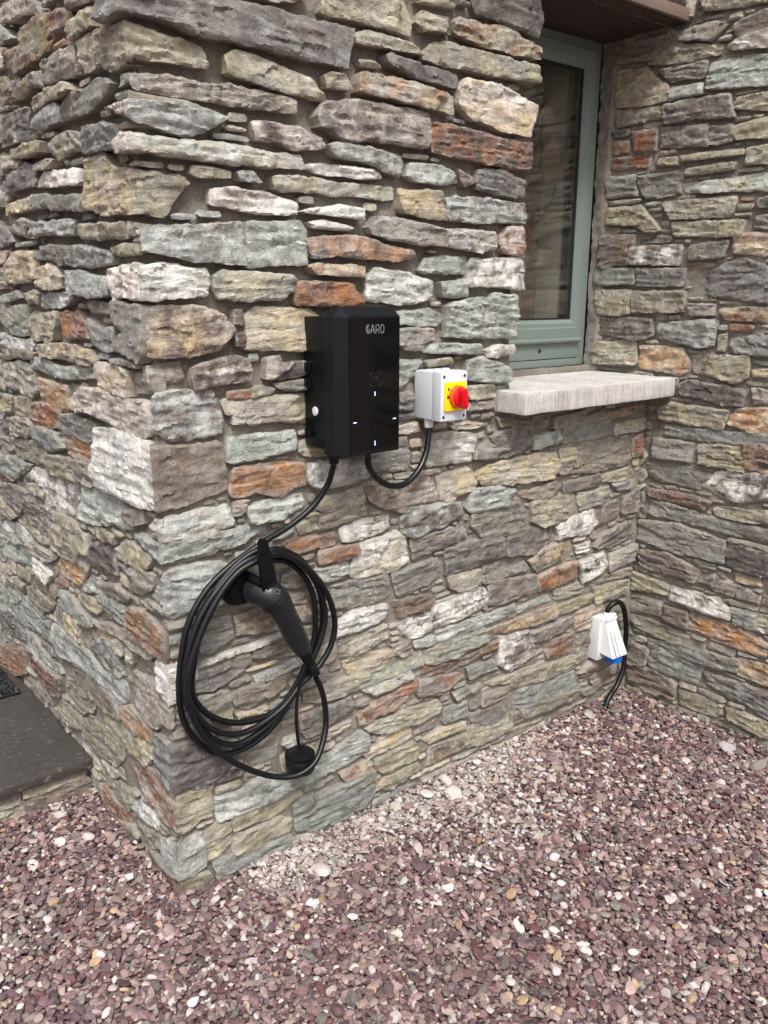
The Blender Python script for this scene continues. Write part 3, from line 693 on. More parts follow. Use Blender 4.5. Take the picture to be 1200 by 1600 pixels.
F ml 437,782 548,782 551,744 467,744 447,753
F sk 206,1248 240,1242 238,1193 208,1195
F si 232,1009 247,1003 233,977 197,967 203,1006
F bk 194,711 258,713 315,690 328,647 196,664
F bk 360,728 420,723 419,646 393,648 374,698
F mg 337,790 401,781 406,744 336,757
F pm 74,608 153,615 227,616 230,580 178,555 114,540 67,550
F pm 241,617 323,626 337,608 334,582 277,584 237,587
F mg 102,713 172,721 178,660 119,637 94,644
F wm 66,602 118,621 227,625 323,635 328,627 236,616 149,616 74,608
F lg 242,532 320,536 370,544 380,528 324,516 251,511
F bm 168,501 203,512 260,508 298,483 268,464 220,453 183,474
F bm 294,511 349,509 328,478 278,466 259,486
F om 78,525 158,522 169,465 163,435 123,453 82,507
F ky 182,447 277,439 276,420 190,431
F pm 376,373 429,374 551,379 556,342 505,329 460,315 396,312 380,337
F ks 466,308 556,302 556,282 460,275
F km 388,440 452,440 597,445 614,425 451,401 393,415
F kr 573,311 620,311 614,277 579,279
F kl 323,328 364,328 374,301 343,292 318,311
F mg 1023,1018 1042,1045 1090,1064 1134,1020 1107,1003
F pg 1093,1069 1145,1088 1247,1081 1270,1071 1269,1035 1177,1020 1134,1015
F ws 846,1131 901,1135 902,1121 852,1119
F ks 918,1120 992,1127 1073,1114 1019,1108 928,1112
F ws 822,1106 928,1100 1020,1083 1008,1053 996,1016 905,1018 830,1015 817,1033
F om 1114,1130 1201,1113 1268,1101 1202,1097 1130,1099
F gm 626,1065 739,1079 757,1045 746,1019 659,1026
F mp 722,1107 750,1109 754,1086 722,1081
F is 718,1139 791,1145 803,1122 762,1117 722,1121"""
G = 0.004

def poly_mask(poly, X, Y):
    c = np.zeros(X.shape, bool); n = len(poly)
    for i in range(n):
        x1, y1 = poly[i]; x2, y2 = poly[(i + 1) % n]
        if y1 == y2: continue
        c ^= ((Y < y1) != (Y < y2)) & (X < (x2 - x1) * (Y - y1) / (y2 - y1) + x1)
    return c

traced = []
for ln in STONES.split('\n'):
    q = ln.split()
    if q: traced.append((q[0], q[1], [tuple(int(v) / 1000.0 for v in s.split(',')) for s in q[2:]], 1))

def fill_gaps(faces, u0, u1, z0, z1, block):
    """small packing stones wherever the big ones leave room"""
    R = random.Random(5)
    nu = int((u1 - u0) / G); nz = int((z1 - z0) / G)
    U = u0 + (np.arange(nu) + .5) * G; Z = z0 + (np.arange(nz) + .5) * G
    X, Y = np.meshgrid(U, Z); occ = np.zeros((nz, nu), bool)
    for f, c, p, k in traced:
        if f in faces:
            ux = [a[0] for a in p]; zx = [a[1] for a in p]
            i0, i1 = max(0, int((min(ux) - u0) / G) - 1), min(nu, int((max(ux) - u0) / G) + 2)
            j0, j1 = max(0, int((min(zx) - z0) / G) - 1), min(nz, int((max(zx) - z0) / G) + 2)
            if i1 > i0 and j1 > j0: occ[j0:j1, i0:i1] |= poly_mask(p, X[j0:j1, i0:i1], Y[j0:j1, i0:i1])
    for _ in range(2):
        o = occ.copy(); o[1:] |= occ[:-1]; o[:-1] |= occ[1:]; o[:, 1:] |= occ[:, :-1]; o[:, :-1] |= occ[:, 1:]; occ = o
    for b in block: occ |= (X > b[0]) & (X < b[1]) & (Y > b[2]) & (Y < b[3])
    free = ~occ; res = []
    for ip, (hmin, wmin, hmax, wmax) in enumerate(((.05, .12, .10, .34), (.035, .09, .07, .26), (.022, .05, .05, .18), (.016, .03, .04, .12))):
        hm, wm = int(hmin / G), int(wmin / G); zi = 0
        while zi < nz - hm:
            ui = 0
            while ui < nu - wm:
                if not free[zi, ui]: ui += 1; continue
                th = R.uniform(hmin, hmax); tw = max(R.uniform(wmin, wmax), th * 1.6)
                if not free[zi:zi + hm, ui:ui + wm].all(): ui += 1; continue
                h, w_ = hm, wm
                while w_ < tw / G and ui + w_ < nu and free[zi:zi + h, ui + w_].all(): w_ += 1
                while h < th / G and zi + h < nz and free[zi + h, ui:ui + w_].all(): h += 1
                a = u0 + ui * G; b = a + w_ * G; c = z0 + zi * G; d = c + h * G
                free[zi:zi + h, ui:ui + w_] = False
                if 'F' in faces and ip >= 2 and c > 1.15 and R.random() < (.6 if ip == 2 else .93): ui += w_; continue
                if 'L' in faces and ip == 3 and c > .9 and R.random() < .75: ui += w_; continue
                a += .004; b -= .004; c += .004; d -= .004; ww = b - a; hh = d - c
                J = lambda s: R.uniform(0, s)
                k = min(.22 * hh, .02); kw = min(.12 * ww, .03)
                pts = [(a + J(kw), c + J(k)), ((a + b) / 2, c + J(k * .6)), (b - J(kw), c + J(k)), (b, c + hh * R.uniform(.3, .7)), (b - J(kw), d - J(k)),
                       ((a + b) / 2 + R.uniform(-.2, .2) * ww, d - J(k)), (a + J(kw), d - J(k)), (a, c + hh * R.uniform(.3, .7))]
                zc = (c + d) / 2
                cc = R.choice(['ko', 'ok', 'gp', 'tl', 'lt', 'ks', 'yi', 'sm', 'pd', 'kl', 'gl', 'so', 'gm', 'nr', 'mb'] if zc > 1.15 else
                              ['ok', 'om', 'mo', 'ks', 'km', 'mg', 'gt', 'pm', 'bm', 'sm', 'yk'])
                res.append((pts, cc)); ui += w_
            zi += 1 if hm < 8 else 2
    return res

def place(face, u, v, h):
    u = np.asarray(u, float); v = np.asarray(v, float); h = np.asarray(h, float)
    if face == 'F': return np.stack([u, -h, v], -1)
    if face == 'L': return np.stack([-h, -u, v], -1)
    if face == 'R': return np.stack([WX - h, -u, v], -1)
    if face == 'S': return np.stack([u, .632 - h, v], -1)
    if face == 'C':
        wgt = np.clip(1 - np.abs(u) / .03, 0, 1)
        f = np.stack([u - h * wgt, -h, v], -1); l = np.stack([-h, -u - h * wgt, v], -1)
        return np.where((u >= 0)[..., None], f, l)

class Acc:
    def __init__(s): s.V = []; s.F = []; s.ca = []; s.cb = []; s.sd = []; s.ed = []; s.lm = []; s.gr = []; s.n = 0
    def add(s, V, F, ca, cb, sd, ed, lm):
        s.V.append(V); k = len(V)
        s.F.extend([tuple(i + s.n for i in f) for f in F]); s.n += k
        s.ca.append(ca); s.cb.append(cb); s.sd.append(np.tile(sd, (k, 1))); s.ed.append(ed); s.lm.append(np.full(k, lm)); g = random.Random(int(abs(sd[0]) * 1e6)); s.gr.append(np.tile((g.uniform(.12, .95), g.uniform(-.3, .3), g.uniform(.3, 1.0)), (k, 1)))
    def build(s, name, mat, parent):
        me = bpy.data.meshes.new(name); me.from_pydata(np.concatenate(s.V).tolist(), [], s.F)
        for nm, d in (("ca", s.ca), ("cb", s.cb)):
            c = np.concatenate(d); c = np.concatenate([c, np.ones((len(c), 1))], 1)
            at = me.attributes.new(nm, 'FLOAT_COLOR', 'POINT'); at.data.foreach_set("color", c.astype(np.float32).ravel())
        at = me.attributes.new("seed", 'FLOAT_VECTOR', 'POINT'); at.data.foreach_set("vector", np.concatenate(s.sd).astype(np.float32).ravel())
        at = me.attributes.new("grain", 'FLOAT_VECTOR', 'POINT'); at.data.foreach_set("vector", np.concatenate(s.gr).astype(np.float32).ravel())
        for nm, d in (("ed", s.ed), ("lime", s.lm)):
            at = me.attributes.new(nm, 'FLOAT', 'POINT'); at.data.foreach_set("value", np.concatenate(d).astype(np.float32))
        me.shade_smooth(); me.set_sharp_from_angle(angle=math.radians(38))
        return link(name, me, mat, parent)

def stone(acc, face, code, poly, auto, res, seed):
    R = random.Random(seed)
    P = np.array(poly, float)
    area = 0.5 * np.sum(P[:, 0] * np.roll(P[:, 1], -1) - np.roll(P[:, 0], -1) * P[:, 1])
    if area < 0: P = P[::-1]
    area = abs(area)
    if area < 1e-4: return
    # outline: subdivide, jitter
    out = []
    n = len(P)
    for i in range(n):
        a, b = P[i], P[(i + 1) % n]; L = np.hypot(*(b - a)); k = max(1, int(round(L / (res * 1.3))))
        ts = [j / k for j in range(k)]
        if face == 'C' and a[0] * b[0] < 0:
            tc = a[0] / (a[0] - b[0]); ts = sorted([t for t in ts if abs(t - tc) * L > .003 or t == 0] + [tc])
        for t in ts:
            q = a + (b - a) * t
            if face == 'C' and abs(q[0]) < 1e-6: q = np.array([0.0, q[1]])
            out.append(q)
    Q = np.array(out); m = len(Q)
    T = np.roll(Q, -1, 0) - np.roll(Q, 1, 0); T /= np.maximum(np.hypot(T[:, 0], T[:, 1]), 1e-9)[:, None]
    N = np.stack([-T[:, 1], T[:, 0]], 1)       # inward
    s = np.arange(m) * res * 1.3
    size = math.sqrt(area)
    up_ = 1 / (1 + math.exp(-(P[:, 1].mean() - 1.15) * 6))
    am = min(.0055, size * .05)
    grow = (.003 + .0065 * (1 - up_)) if not auto else .001 + .003 * (1 - up_)
    if face == 'R': grow = .0065
    if face == 'C': grow = min(grow, .004)
    wob = (fbm(s * 26 + seed * 3.1, s * 0 + seed, seed) - .5) * 2 * am + (vnoise(s * 130 + seed, s * 0 + 2.5, seed) - .5) * min(.0045, size * .045) - min(grow, size * .06)
    # round corners off a little: pull strongly convex vertices in
    Qs = (np.roll(Q, 1, 0) + np.roll(Q, -1, 0)) / 2
    Q2 = Q * .90 + Qs * .10 + N * wob[:, None]
    if face == 'C': Q2[:, 0] = np.where(Q[:, 0] == 0, 0, Q2[:, 0])
    if face == 'F': Q2[:, 0] = np.clip(Q2[:, 0], .006, WX)
    Q = Q2
    # interior points
    lo, hi = Q.min(0), Q.max(0)
    gx = np.arange(lo[0], hi[0], res); gy = np.arange(lo[1], hi[1], res)
    if len(gx) and len(gy):
        X, Y = np.meshgrid(gx, gy); r = np.random.default_rng(seed)
        X = X + r.uniform(-.3, .3, X.shape) * res; Y = Y + r.uniform(-.3, .3, Y.shape) * res
        mk = poly_mask([tuple(q) for q in Q], X, Y); I = np.stack([X[mk], Y[mk]], 1)
        if face == 'C' and (Q[:, 0] < 0).any() and (Q[:, 0] > 0).any():
            I = I[np.abs(I[:, 0]) > res * .6]
            yy = np.arange(lo[1], hi[1], res); zz = np.zeros_like(yy)
            mk = poly_mask([tuple(q) for q in Q], zz + 1e-5, yy); I = np.concatenate([I, np.stack([zz[mk], yy[mk]], 1)])
    else: I = np.zeros((0, 2))
    def edist(A):
        d = np.full(len(A), 9.0)
        for i in range(m):
            a, b = Q[i], Q[(i + 1) % m]; ab = b - a; t = np.clip(((A - a) @ ab) / max(ab @ ab, 1e-12), 0, 1)
            d = np.minimum(d, np.hypot(*(A - a - t[:, None] * ab).T))
        return d
    if len(I): d = edist(I); I = I[d > res * .45]
    pts = [Vector((float(q[0]), float(q[1]))) for q in Q] + [Vector((float(q[0]), float(q[1]))) for q in I]
    try:
        vs, es, fs, ov, oe, of = delaunay_2d_cdt(pts, [], [list(range(m))], 1, 1e-5)
    except Exception:
        return
    if not fs: return
    A = np.array([(v.x, v.y) for v in vs])
    bd = [i for i, o in enumerate(ov) if any(k < m for k in o)]
    idx = {}
    for i, o in enumerate(ov):
        for k in o:
            if k < m: idx[k] = i
    d = edist(A); d[bd] = 0
    zc = P[:, 1].mean()
    up = 1 / (1 + math.exp(-(zc - 1.15) * 6))                # upper courses stand out more
    H = R.uniform(-.007, .006) + (R.uniform(-.004, .006) if up > .5 else 0) - ((.005 + .006 * up) if auto else 0)
    if face == 'R': H *= .8
    u, v = A[:, 0], A[:, 1]; uc, vc = P[:, 0].mean(), P[:, 1].mean()
    h = H + (u - uc) * R.uniform(-.05, .05) + (v - vc) * R.uniform(-.12, .06)
    h = h + (fbm(u * 12, v * 26, seed, 4) - .5) * .006 + (fbm(u * 11, v * 95, seed + 3, 5) - .5) * .011
    # cleaved layers
    k = R.choice([28, 40, 55]); sl = R.uniform(-.25, .25)
    q = (v + sl * u) * k + fbm(u * 10, v * 22, seed + 5) * 2.2
    fr = q - np.floor(q)
    h = h + (np.where(fr < .8, fr / .8, (1 - fr) / .2) - .5) * R.choice([.0015, .003, .005])
    # split faces: patches with their own tilt
    if area > .0009:
        r3 = np.random.default_rng(seed + 77); K = int(min(26, max(3, area / .0011)))
        cu = r3.uniform(lo[0], hi[0], K); cv2 = r3.uniform(lo[1], hi[1], K)
        du = (u[:, None] - cu) + ((fbm(u * 25, v * 40, seed + 21) - .5) * .03)[:, None]; dv = (v[:, None] - cv2) * 2.0 + ((fbm(u * 25, v * 40, seed + 22) - .5) * .03)[:, None]
        nn = np.argmin(du ** 2 + dv ** 2, 1); ar = np.arange(len(u))
        tu = r3.uniform(-.10, .10, K); tv_ = r3.uniform(-.38, .22, K); of = r3.uniform(-.0018, .0018, K)
        h = h + np.clip(of[nn] + tu[nn] * du[ar, nn] + tv_[nn] * dv[ar, nn] * .5, -.006, .006) * .62
    # broken facets
    for _ in range(R.choice([0, 1, 1, 2])):
        an = R.uniform(0, 2 * math.pi); c_, s_ = math.cos(an), math.sin(an)
        ext = abs(c_) * (hi[0] - lo[0]) / 2 + abs(s_) * (hi[1] - lo[1]) / 2
        off = (u - uc) * c_ + (v - vc) * s_ - ext * R.uniform(.5, .9) + (fbm(u * 20, v * 30, seed + 9) - .5) * .02
        h = h - np.maximum(off, 0) * R.uniform(.2, .7)
    rr = R.uniform(.002, .006)
    h = h - rr * .8 * np.clip(1 - d / rr, 0, 1) ** 2
    h = np.maximum(h, H - .014)
    if face == 'C':
        w_ = np.clip(1 - np.abs(u) / .02, 0, 1); h = h * (1 - .5 * w_) + (H - .001) * .5 * w_
    V = place(face, u, v, h)
    rb = np.array([idx[k] for k in range(m) if k in idx])
    depth = .05
    Bp = Q[[k for k in range(m) if k in idx]] + N[[k for k in range(m) if k in idx]] * .003
    if face == 'C': Bp[:, 0] = np.where(np.abs(Q[[k for k in range(m) if k in idx]][:, 0]) < 1e-9, 0, Bp[:, 0])
    VB = place(face, Bp[:, 0], Bp[:, 1], np.full(len(Bp), -depth))
    F = [tuple(f) for f in fs]; nb = len(rb); b0 = len(V)
    for i in range(nb):
        j = (i + 1) % nb
        if rb[i] != rb[j]: F.append((int(rb[i]), b0 + i, b0 + j, int(rb[j])))
    VV = np.concatenate([V, VB])
    def colr(ch, vv):
        c = np.array(lin(PAL[ch])); return np.clip(c * vv, 0, 1)
    vv = R.uniform(.86, 1.12)
    if '/' in code:
        cl_, cf = code.split('/')
        UA = np.concatenate([u, Bp[:, 0]]) < 0
        ca = np.where(UA[:, None], colr(cl_[0], vv), colr(cf[0], vv)); cb = np.where(UA[:, None], colr(cl_[1], vv), colr(cf[1], vv))
    else:
        ca = np.tile(colr(code[0], vv), (len(VV), 1)); cb = np.tile(colr(code[1], vv), (len(VV), 1))
    dd = np.concatenate([d, np.zeros(len(VB))])
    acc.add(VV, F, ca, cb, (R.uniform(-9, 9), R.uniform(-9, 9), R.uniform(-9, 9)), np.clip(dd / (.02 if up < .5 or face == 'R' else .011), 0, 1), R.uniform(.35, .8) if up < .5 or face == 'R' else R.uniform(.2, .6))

OPEN = (1.172, 1.90, 1.205, 2.337)      # window opening in the front face (x0,x1,z0,z1)
accs = dict(F=Acc(), R=Acc())
seed = 1
for f, c, p, k in traced:
    seed += 1
    if f in 'FC': p = [(min(a, WX - .004), b) for a, b in p]
    stone(accs['R' if f == 'R' else 'F'], f, c, p, 0, .0055, seed)
for faces, a0, a1, blk, vis in (('FC', .0, 1.885, [(OPEN[0] - .008, 2.0, 1.14, OPEN[3] + .07)], lambda u, z: z < 2.45),
                                ('LC', -2.3, 0, [], lambda u, z: u > -1.62 and z < 2.4), ('R', -.255, 1.9, [], lambda u, z: u < .62 and z < 2.5)):
    for pts, cc in fill_gaps(faces, a0, a1, -.06, 2.72, blk):
        seed += 1; f = faces[0]
        if f == 'F': pts = [(max(a, .012), b) for a, b in pts]
        if f == 'L': pts = [(min(a, -.012), b) for a, b in pts]
        stone(accs['R' if f == 'R' else 'F'], f, cc, pts, 1, .0065 if vis(*pts[0]) else .016, seed)

def mortar_sheet(name, face, us, vs, skip, parent, base=None):
    U, Vv = np.meshgrid(us, vs); nv, nu = U.shape
    rec = .0145 + .022 / (1 + np.exp(-(Vv - 1.25) * 7))
    if face == 'R': rec = .014 + .003 * (Vv > 1.2)
    h = -rec + (fbm(U * 18, Vv * 18, 77, 5) - .5) * .014 + (vnoise(U * 110, Vv * 110, 3) - .5) * .005 * (.5 + (Vv > 1.1))
    if base is not None: h = h + base(U, Vv)
    h = h.ravel(); P = place(face, U.ravel(), Vv.ravel(), h)
    F = []
    for j in range(nv - 1):
        for i in range(nu - 1):
            uc, vc = (us[i] + us[i + 1]) / 2, (vs[j] + vs[j + 1]) / 2
            if skip and skip(uc, vc): continue
            q = j * nu + i; F.append((q, q + 1, q + nu + 1, q + nu))
    me = bpy.data.meshes.new(name); me.from_pydata(P.tolist(), [], F); me.shade_smooth()
    return me

def join_meshes(name, mes, mat, parent):
    bm = bmesh.new()
    for me in mes: bm.from_mesh(me); bpy.data.meshes.remove(me)
    me = bpy.data.meshes.new(name); bm.to_mesh(me); bm.free(); me.shade_smooth()
    return link(name, me, mat, parent)

wall_f = empty('stone_wall', (0, 0, 0), label='rough slate stone house corner carrying the black charger and the coiled cable', cat='wall')
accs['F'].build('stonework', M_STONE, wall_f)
us = np.unique(np.round(np.concatenate([-np.arange(0, 1.7, .008)[::-1], [-2.3], np.arange(0, 1.90, .008), [1.93]]), 4))
vs = np.concatenate([np.arange(-.12, 2.5, .008), [2.72]])
inopen = lambda u, v: OPEN[0] < u < 1.95 and OPEN[2] - .002 < v < OPEN[3]
mA = mortar_sheet('m', 'C', us, vs, inopen, wall_f)
bm = bmesh.new()                                   # the body of the wall behind the joints
box(bm, (.05, .05, -.12), (1.14, .34, 2.70)); box(bm, (1.14, .05, -.12), (1.89, .34, 1.14)); box(bm, (1.14, .05, 2.44), (1.89, .34, 2.70))
box(bm, (.05, .34, -.12), (.34, 2.3, 2.70))
box(bm, (1.03, .03, 1.14), (OPEN[0], .345, 2.46)) # left reveal
me = bpy.data.meshes.new('c'); bm.to_mesh(me); bm.free()
join_meshes('mortar', [mA, me], M_MORTAR, wall_f)

wall_r = empty('stone_wall', (WX, 0, 0), label='slate stone side wall on the right, meeting the window and the stone sill', cat='wall')
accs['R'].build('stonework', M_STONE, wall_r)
us = np.concatenate([np.arange(-.30, .72, .008), np.arange(.75, 1.95, .03)])
def strip(U, V):     # pointed up flush beside the window frame
    return .015 * np.clip((-.235 - U) / .015, 0, 1)
mR = mortar_sheet('m', 'R', us, vs, None, wall_r, strip)
bm = bmesh.new(); box(bm, (WX + .05, -1.92, -.12), (WX + .34, .60, 2.70)); me = bpy.data.meshes.new('c'); bm.to_mesh(me); bm.free()
join_meshes('mortar', [mR, me], M_MORTAR, wall_r)
# ------------------------------------------------------------------ ground and gravel
def gz(x, y):
    return (fbm(np.asarray(x) * 3 + 9, np.asarray(y) * 3 + 4, 3, 3) - .5) * .022 - .004

def make_ground():
    xs = np.unique(np.concatenate([-np.geomspace(300, 2.2, 14), np.arange(-2.2, 2.2, .08), np.geomspace(2.2, 300, 14)]))
    ys = np.unique(np.concatenate([-np.geomspace(300, 2.6, 14), np.arange(-2.6, .9, .08), np.geomspace(.9, 300, 16)]))
    X, Y = np.meshgrid(xs, ys); Z = gz(X, Y) - .016; nx = len(xs)
    F = [(j * nx + i, j * nx + i + 1, (j + 1) * nx + i + 1, (j + 1) * nx + i) for j in range(len(ys) - 1) for i in range(nx - 1)]
    me = bpy.data.meshes.new('ground'); me.from_pydata(np.stack([X.ravel(), Y.ravel(), Z.ravel()], 1).tolist(), [], F); me.shade_smooth()
    t = NT('gravel_bed'); p = t.tc.outputs['Object']
    vo = t.n("ShaderNodeTexVoronoi"); vo.inputs['Scale'].default_value = 62; t.l(p, vo.inputs['Vector'])
    cr = t.n("ShaderNodeValToRGB"); cr.color_ramp.interpolation = 'CONSTANT'
    sx = t.n("ShaderNodeSeparateColor"); t.l(vo.outputs['Color'], sx.inputs[0]); t.l(sx.outputs[0], cr.inputs[0])
    els = cr.color_ramp.elements; cols = [(0, (104, 80, 84)), (.3, (130, 104, 105)), (.55, (90, 70, 74)), (.75, (160, 135, 130)), (.92, (200, 186, 178))]
    els[0].position = 0; els[0].color = lin(cols[0][1]) + (1,); els[1].position = .3; els[1].color = lin(cols[1][1]) + (1,)
    for pos, c in cols[2:]: e_ = els.new(pos); e_.color = lin(c) + (1,)
    t.l(cr.outputs[0], t.b.inputs['Base Color']); t.b.inputs['Roughness'].default_value = .85
    t.l(t.bump(t.math('MULTIPLY', vo.outputs['Distance'], -1.0), 1.0, .008), t.b.inputs['Normal'])
    o = link('ground', me, t.m); prop(o, label='flat bed of earth under the mauve gravel', kind='structure')
make_ground()

def ico(sub):
    bm = bmesh.new(); bmesh.ops.create_icosphere(bm, subdivisions=sub, radius=1.0)
    V = np.array([v.co[:] for v in bm.verts]); F = np.array([[v.index for v in f.verts] for f in bm.faces]); bm.free(); return V, F

GC = [(122, 98, 100), (140, 116, 115), (100, 80, 83), (150, 131, 127), (116, 103, 105), (88, 74, 77), (172, 154, 145), (200, 193, 187),
      (208, 203, 198), (126, 126, 117), (144, 134, 122), (178, 150, 124), (108, 74, 77), (190, 184, 180), (106, 105, 101), (160, 142, 138)]
GW = np.array([16, 16, 9, 13, 9, 6, 8, 4, 1.8, 3, 4, 2, 5, 4, 2, 7.0])
BIG = [(1.590, -.055, .030, 8), (.851, -.110, .034, 7), (1.77, -.50, .030, 13), (1.735, -.62, .030, 9), (-.105, .375, .026, 13), (-.131, .53, .020, 8), (1.695, -.105, .024, 9), (.335, -.15, .026, 13), (1.03, -.04, .022, 8), (.884, -.045, .026, 13), (.679, -.050, .024, 8), (.60, -.07, .022, 13), (.79, -.06, .024, 8), (.72, -.12, .022, 7), (1.25, -.50, .022, 5), (.45, -.62, .022, 12), (.95, -.80, .020, 13), (-.30, .15, .022, 13), (.10, -.55, .022, 2), (.55, -.30, .028, 5), (.60, -.36, .024, 2)]      # x, y, half length, colour of the single larger stones
def make_gravel():
    r = np.random.default_rng(4)
    GCl = np.array([lin(c) for c in GC])
    def scatter(x0, x1, y0, y1, pitch, zo, smin, smax, keep):
        xs = np.arange(x0, x1, pitch); ys = np.arange(y0, y1, pitch); X, Y = np.meshgrid(xs, ys)
        X = (X + r.uniform(-.5, .5, X.shape) * pitch).ravel(); Y = (Y + r.uniform(-.5, .5, Y.shape) * pitch).ravel()
        k = keep(X, Y) & ~((X > .002) & (Y > .002)) & (X < WX - .002)
        k &= ~((X < .02) & (Y > .605))
        X, Y = X[k], Y[k]; n = len(X)
        S = smin + (smax - smin) * r.random(n) ** 2.2
        Z = gz(X, Y) + zo + r.uniform(-.003, .003, n)
        return X, Y, Z, S
    inview = lambda X, Y: (X > -.75) & (Y > -1.42) & (Y < .7) & ((Y - .35) > -1.62 + .0 * X - 10 * (X > 9)) & (Y > -.55 - .75 * (X + .6) - .25)
    sets = [(2, scatter(-.8, 1.9, -1.5, .62, .0145, -.008, .009, .0145, inview)),
            (2, scatter(-.8, 1.9, -1.5, .62, .0150, .000, .0055, .0165, inview)),
            (2, scatter(-.8, 1.9, -1.5, .62, .026, .006, .006, .018, inview)),
            (1, scatter(-2.1, 1.9, -2.5, .62, .018, -.002, .009, .016, lambda X, Y: ~inview(X, Y)))]
    def foot(X, Y): return np.exp(-((-Y - .09) / .09) ** 2) * (X > .22) * np.clip((1.4 - X) / .35, 0, 1) > .35
    sets.append((1, scatter(.1, 1.5, -.3, .0, .0085, .007, .0028, .0065, lambda X, Y: foot(X, Y) & (r.random(X.shape) < .45))))
    # a few large ones
    big = scatter(-.8, 1.9, -1.5, .60, .22, .006, .015, .023, lambda X, Y: inview(X, Y) & (r.random(len(X)) < .5)); sets.append((2, big))
    bx = np.array([b[:2] for b in BIG]); bs = np.array([b[2] for b in BIG])
    sets.append((3, (bx[:, 0], bx[:, 1], gz(bx[:, 0], bx[:, 1]) + .010, bs)))
    VV = []; FF = []; CC = []; off = 0
    for sub, (X, Y, Z, S) in sets:
        V0, F0 = ico(sub); n = len(X); m = len(V0)
        shapes = []
        for s in range(40):
            v = V0.copy(); q = np.random.default_rng(s)
            for _ in range(q.integers(4, 8)):      # chipped planes
                d = q.normal(size=3); d /= np.linalg.norm(d); c = q.uniform(.38, .82); p = v @ d
                v = v - np.outer(np.maximum(p - c, 0) * .97, d)
            v *= (1 + q.normal(size=(m, 1)) * .035); shapes.append(v)
        shapes = np.array(shapes)
        sid = r.integers(0, 40, n); P = shapes[sid]
        sc = np.stack([S * r.uniform(.75, 1.35, n), S * r.uniform(.6, 1.0, n), S * r.uniform(.28, .66, n)], 1)
        P = P * sc[:, None, :]
        yaw = r.uniform(0, 6.283, n); tl = r.normal(0, .45, n); tz = r.uniform(0, 6.283, n)
        c, s_ = np.cos(yaw), np.sin(yaw); x, y, z = P[..., 0], P[..., 1], P[..., 2]
        x, y = x * c[:, None] - y * s_[:, None], x * s_[:, None] + y * c[:, None]
        ax, ay = np.cos(tz)[:, None], np.sin(tz)[:, None]; ct, stt = np.cos(tl)[:, None], np.sin(tl)[:, None]
        a1 = x * ax + y * ay; b1 = -x * ay + y * ax; a2 = a1 * ct + z * stt; z = -a1 * stt + z * ct
        x = a2 * ax - b1 * ay; y = a2 * ay + b1 * ax
        P = np.stack([x + X[:, None], y + Y[:, None], z + Z[:, None]], -1)
        # pale stones lie along the foot of the wall
        dist = -Y; pale = np.exp(-((dist - .07) / .10) ** 2) * (X > .18) * np.clip((1.5 - X) / .35, 0, 1) * .9 + np.exp(-(((X - .95) / .28) ** 2 + ((Y + .30) / .13) ** 2)) * .6
        pale = pale * (.35 + fbm(X * 6, Y * 6, 8, 3))
        w_ = GW / GW.sum(); ci = r.choice(len(GC), n, p=w_)
        pc = r.choice([7, 13, 13, 15, 6, 7, 8], n); isp = r.random(n) < pale * 1.25; ci = np.where(isp, pc, ci)
        if sub == 3: ci = np.array([b[3] for b in BIG])
        C = GCl[ci] * r.uniform(.55, .96, (n, 1)) * (1 + r.normal(0, .03, (n, 3))) * np.array([1.03, .975, .97]) * (np.where(isp, .90, .99)[:, None] if sub != 3 else 1)
        VV.append(P.reshape(-1, 3)); FF.append((F0[None] + (np.arange(n) * m)[:, None, None]).reshape(-1, 3) + off); off += n * m
        CC.append(np.repeat(C, m, 0))
    V = np.concatenate(VV).astype(np.float32); F = np.concatenate(FF).astype(np.int32); C = np.clip(np.concatenate(CC), 0, 1)
    me = bpy.data.meshes.new('gravel'); me.vertices.add(len(V)); me.vertices.foreach_set('co', V.ravel())
    me.loops.add(F.size); me.loops.foreach_set('vertex_index', F.ravel())
    me.polygons.add(len(F)); me.polygons.foreach_set('loop_start', np.arange(0, F.size, 3, dtype=np.int32))
    me.update(calc_edges=True)
    at = me.attributes.new('pc', 'FLOAT_COLOR', 'POINT'); at.data.foreach_set('color', np.concatenate([C, np.ones((len(C), 1))], 1).astype(np.float32).ravel())
    me.shade_smooth(); me.set_sharp_from_angle(angle=math.radians(30))
    t = NT('pebble'); p = t.tc.outputs['Object']
    c = t.mix(.6, attr(t, 'pc'), t.ramp(t.noise(p, 230, 5, .7), .28, .72, (.28, .28, .28, 1), (.75, .75, .75, 1)), 'OVERLAY')
    c = t.mix(t.math('MULTIPLY', t.ramp(t.noise(p, 120, 5, .75), .56, .68), .35), c, (.42, .37, .35, 1))
    t.l(c, t.b.inputs['Base Color']); t.b.inputs['Roughness'].default_value = .75; t.b.inputs['Specular IOR Level'].default_value = .3
    t.l(t.bump(t.noise(p, 420, 4, .7), .6, .0012), t.b.inputs['Normal'])
    o = link('gravel', me, t.m); prop(o, label='loose mauve, pink and white gravel covering the ground before the walls', cat='gravel', kind='stuff')
make_gravel()

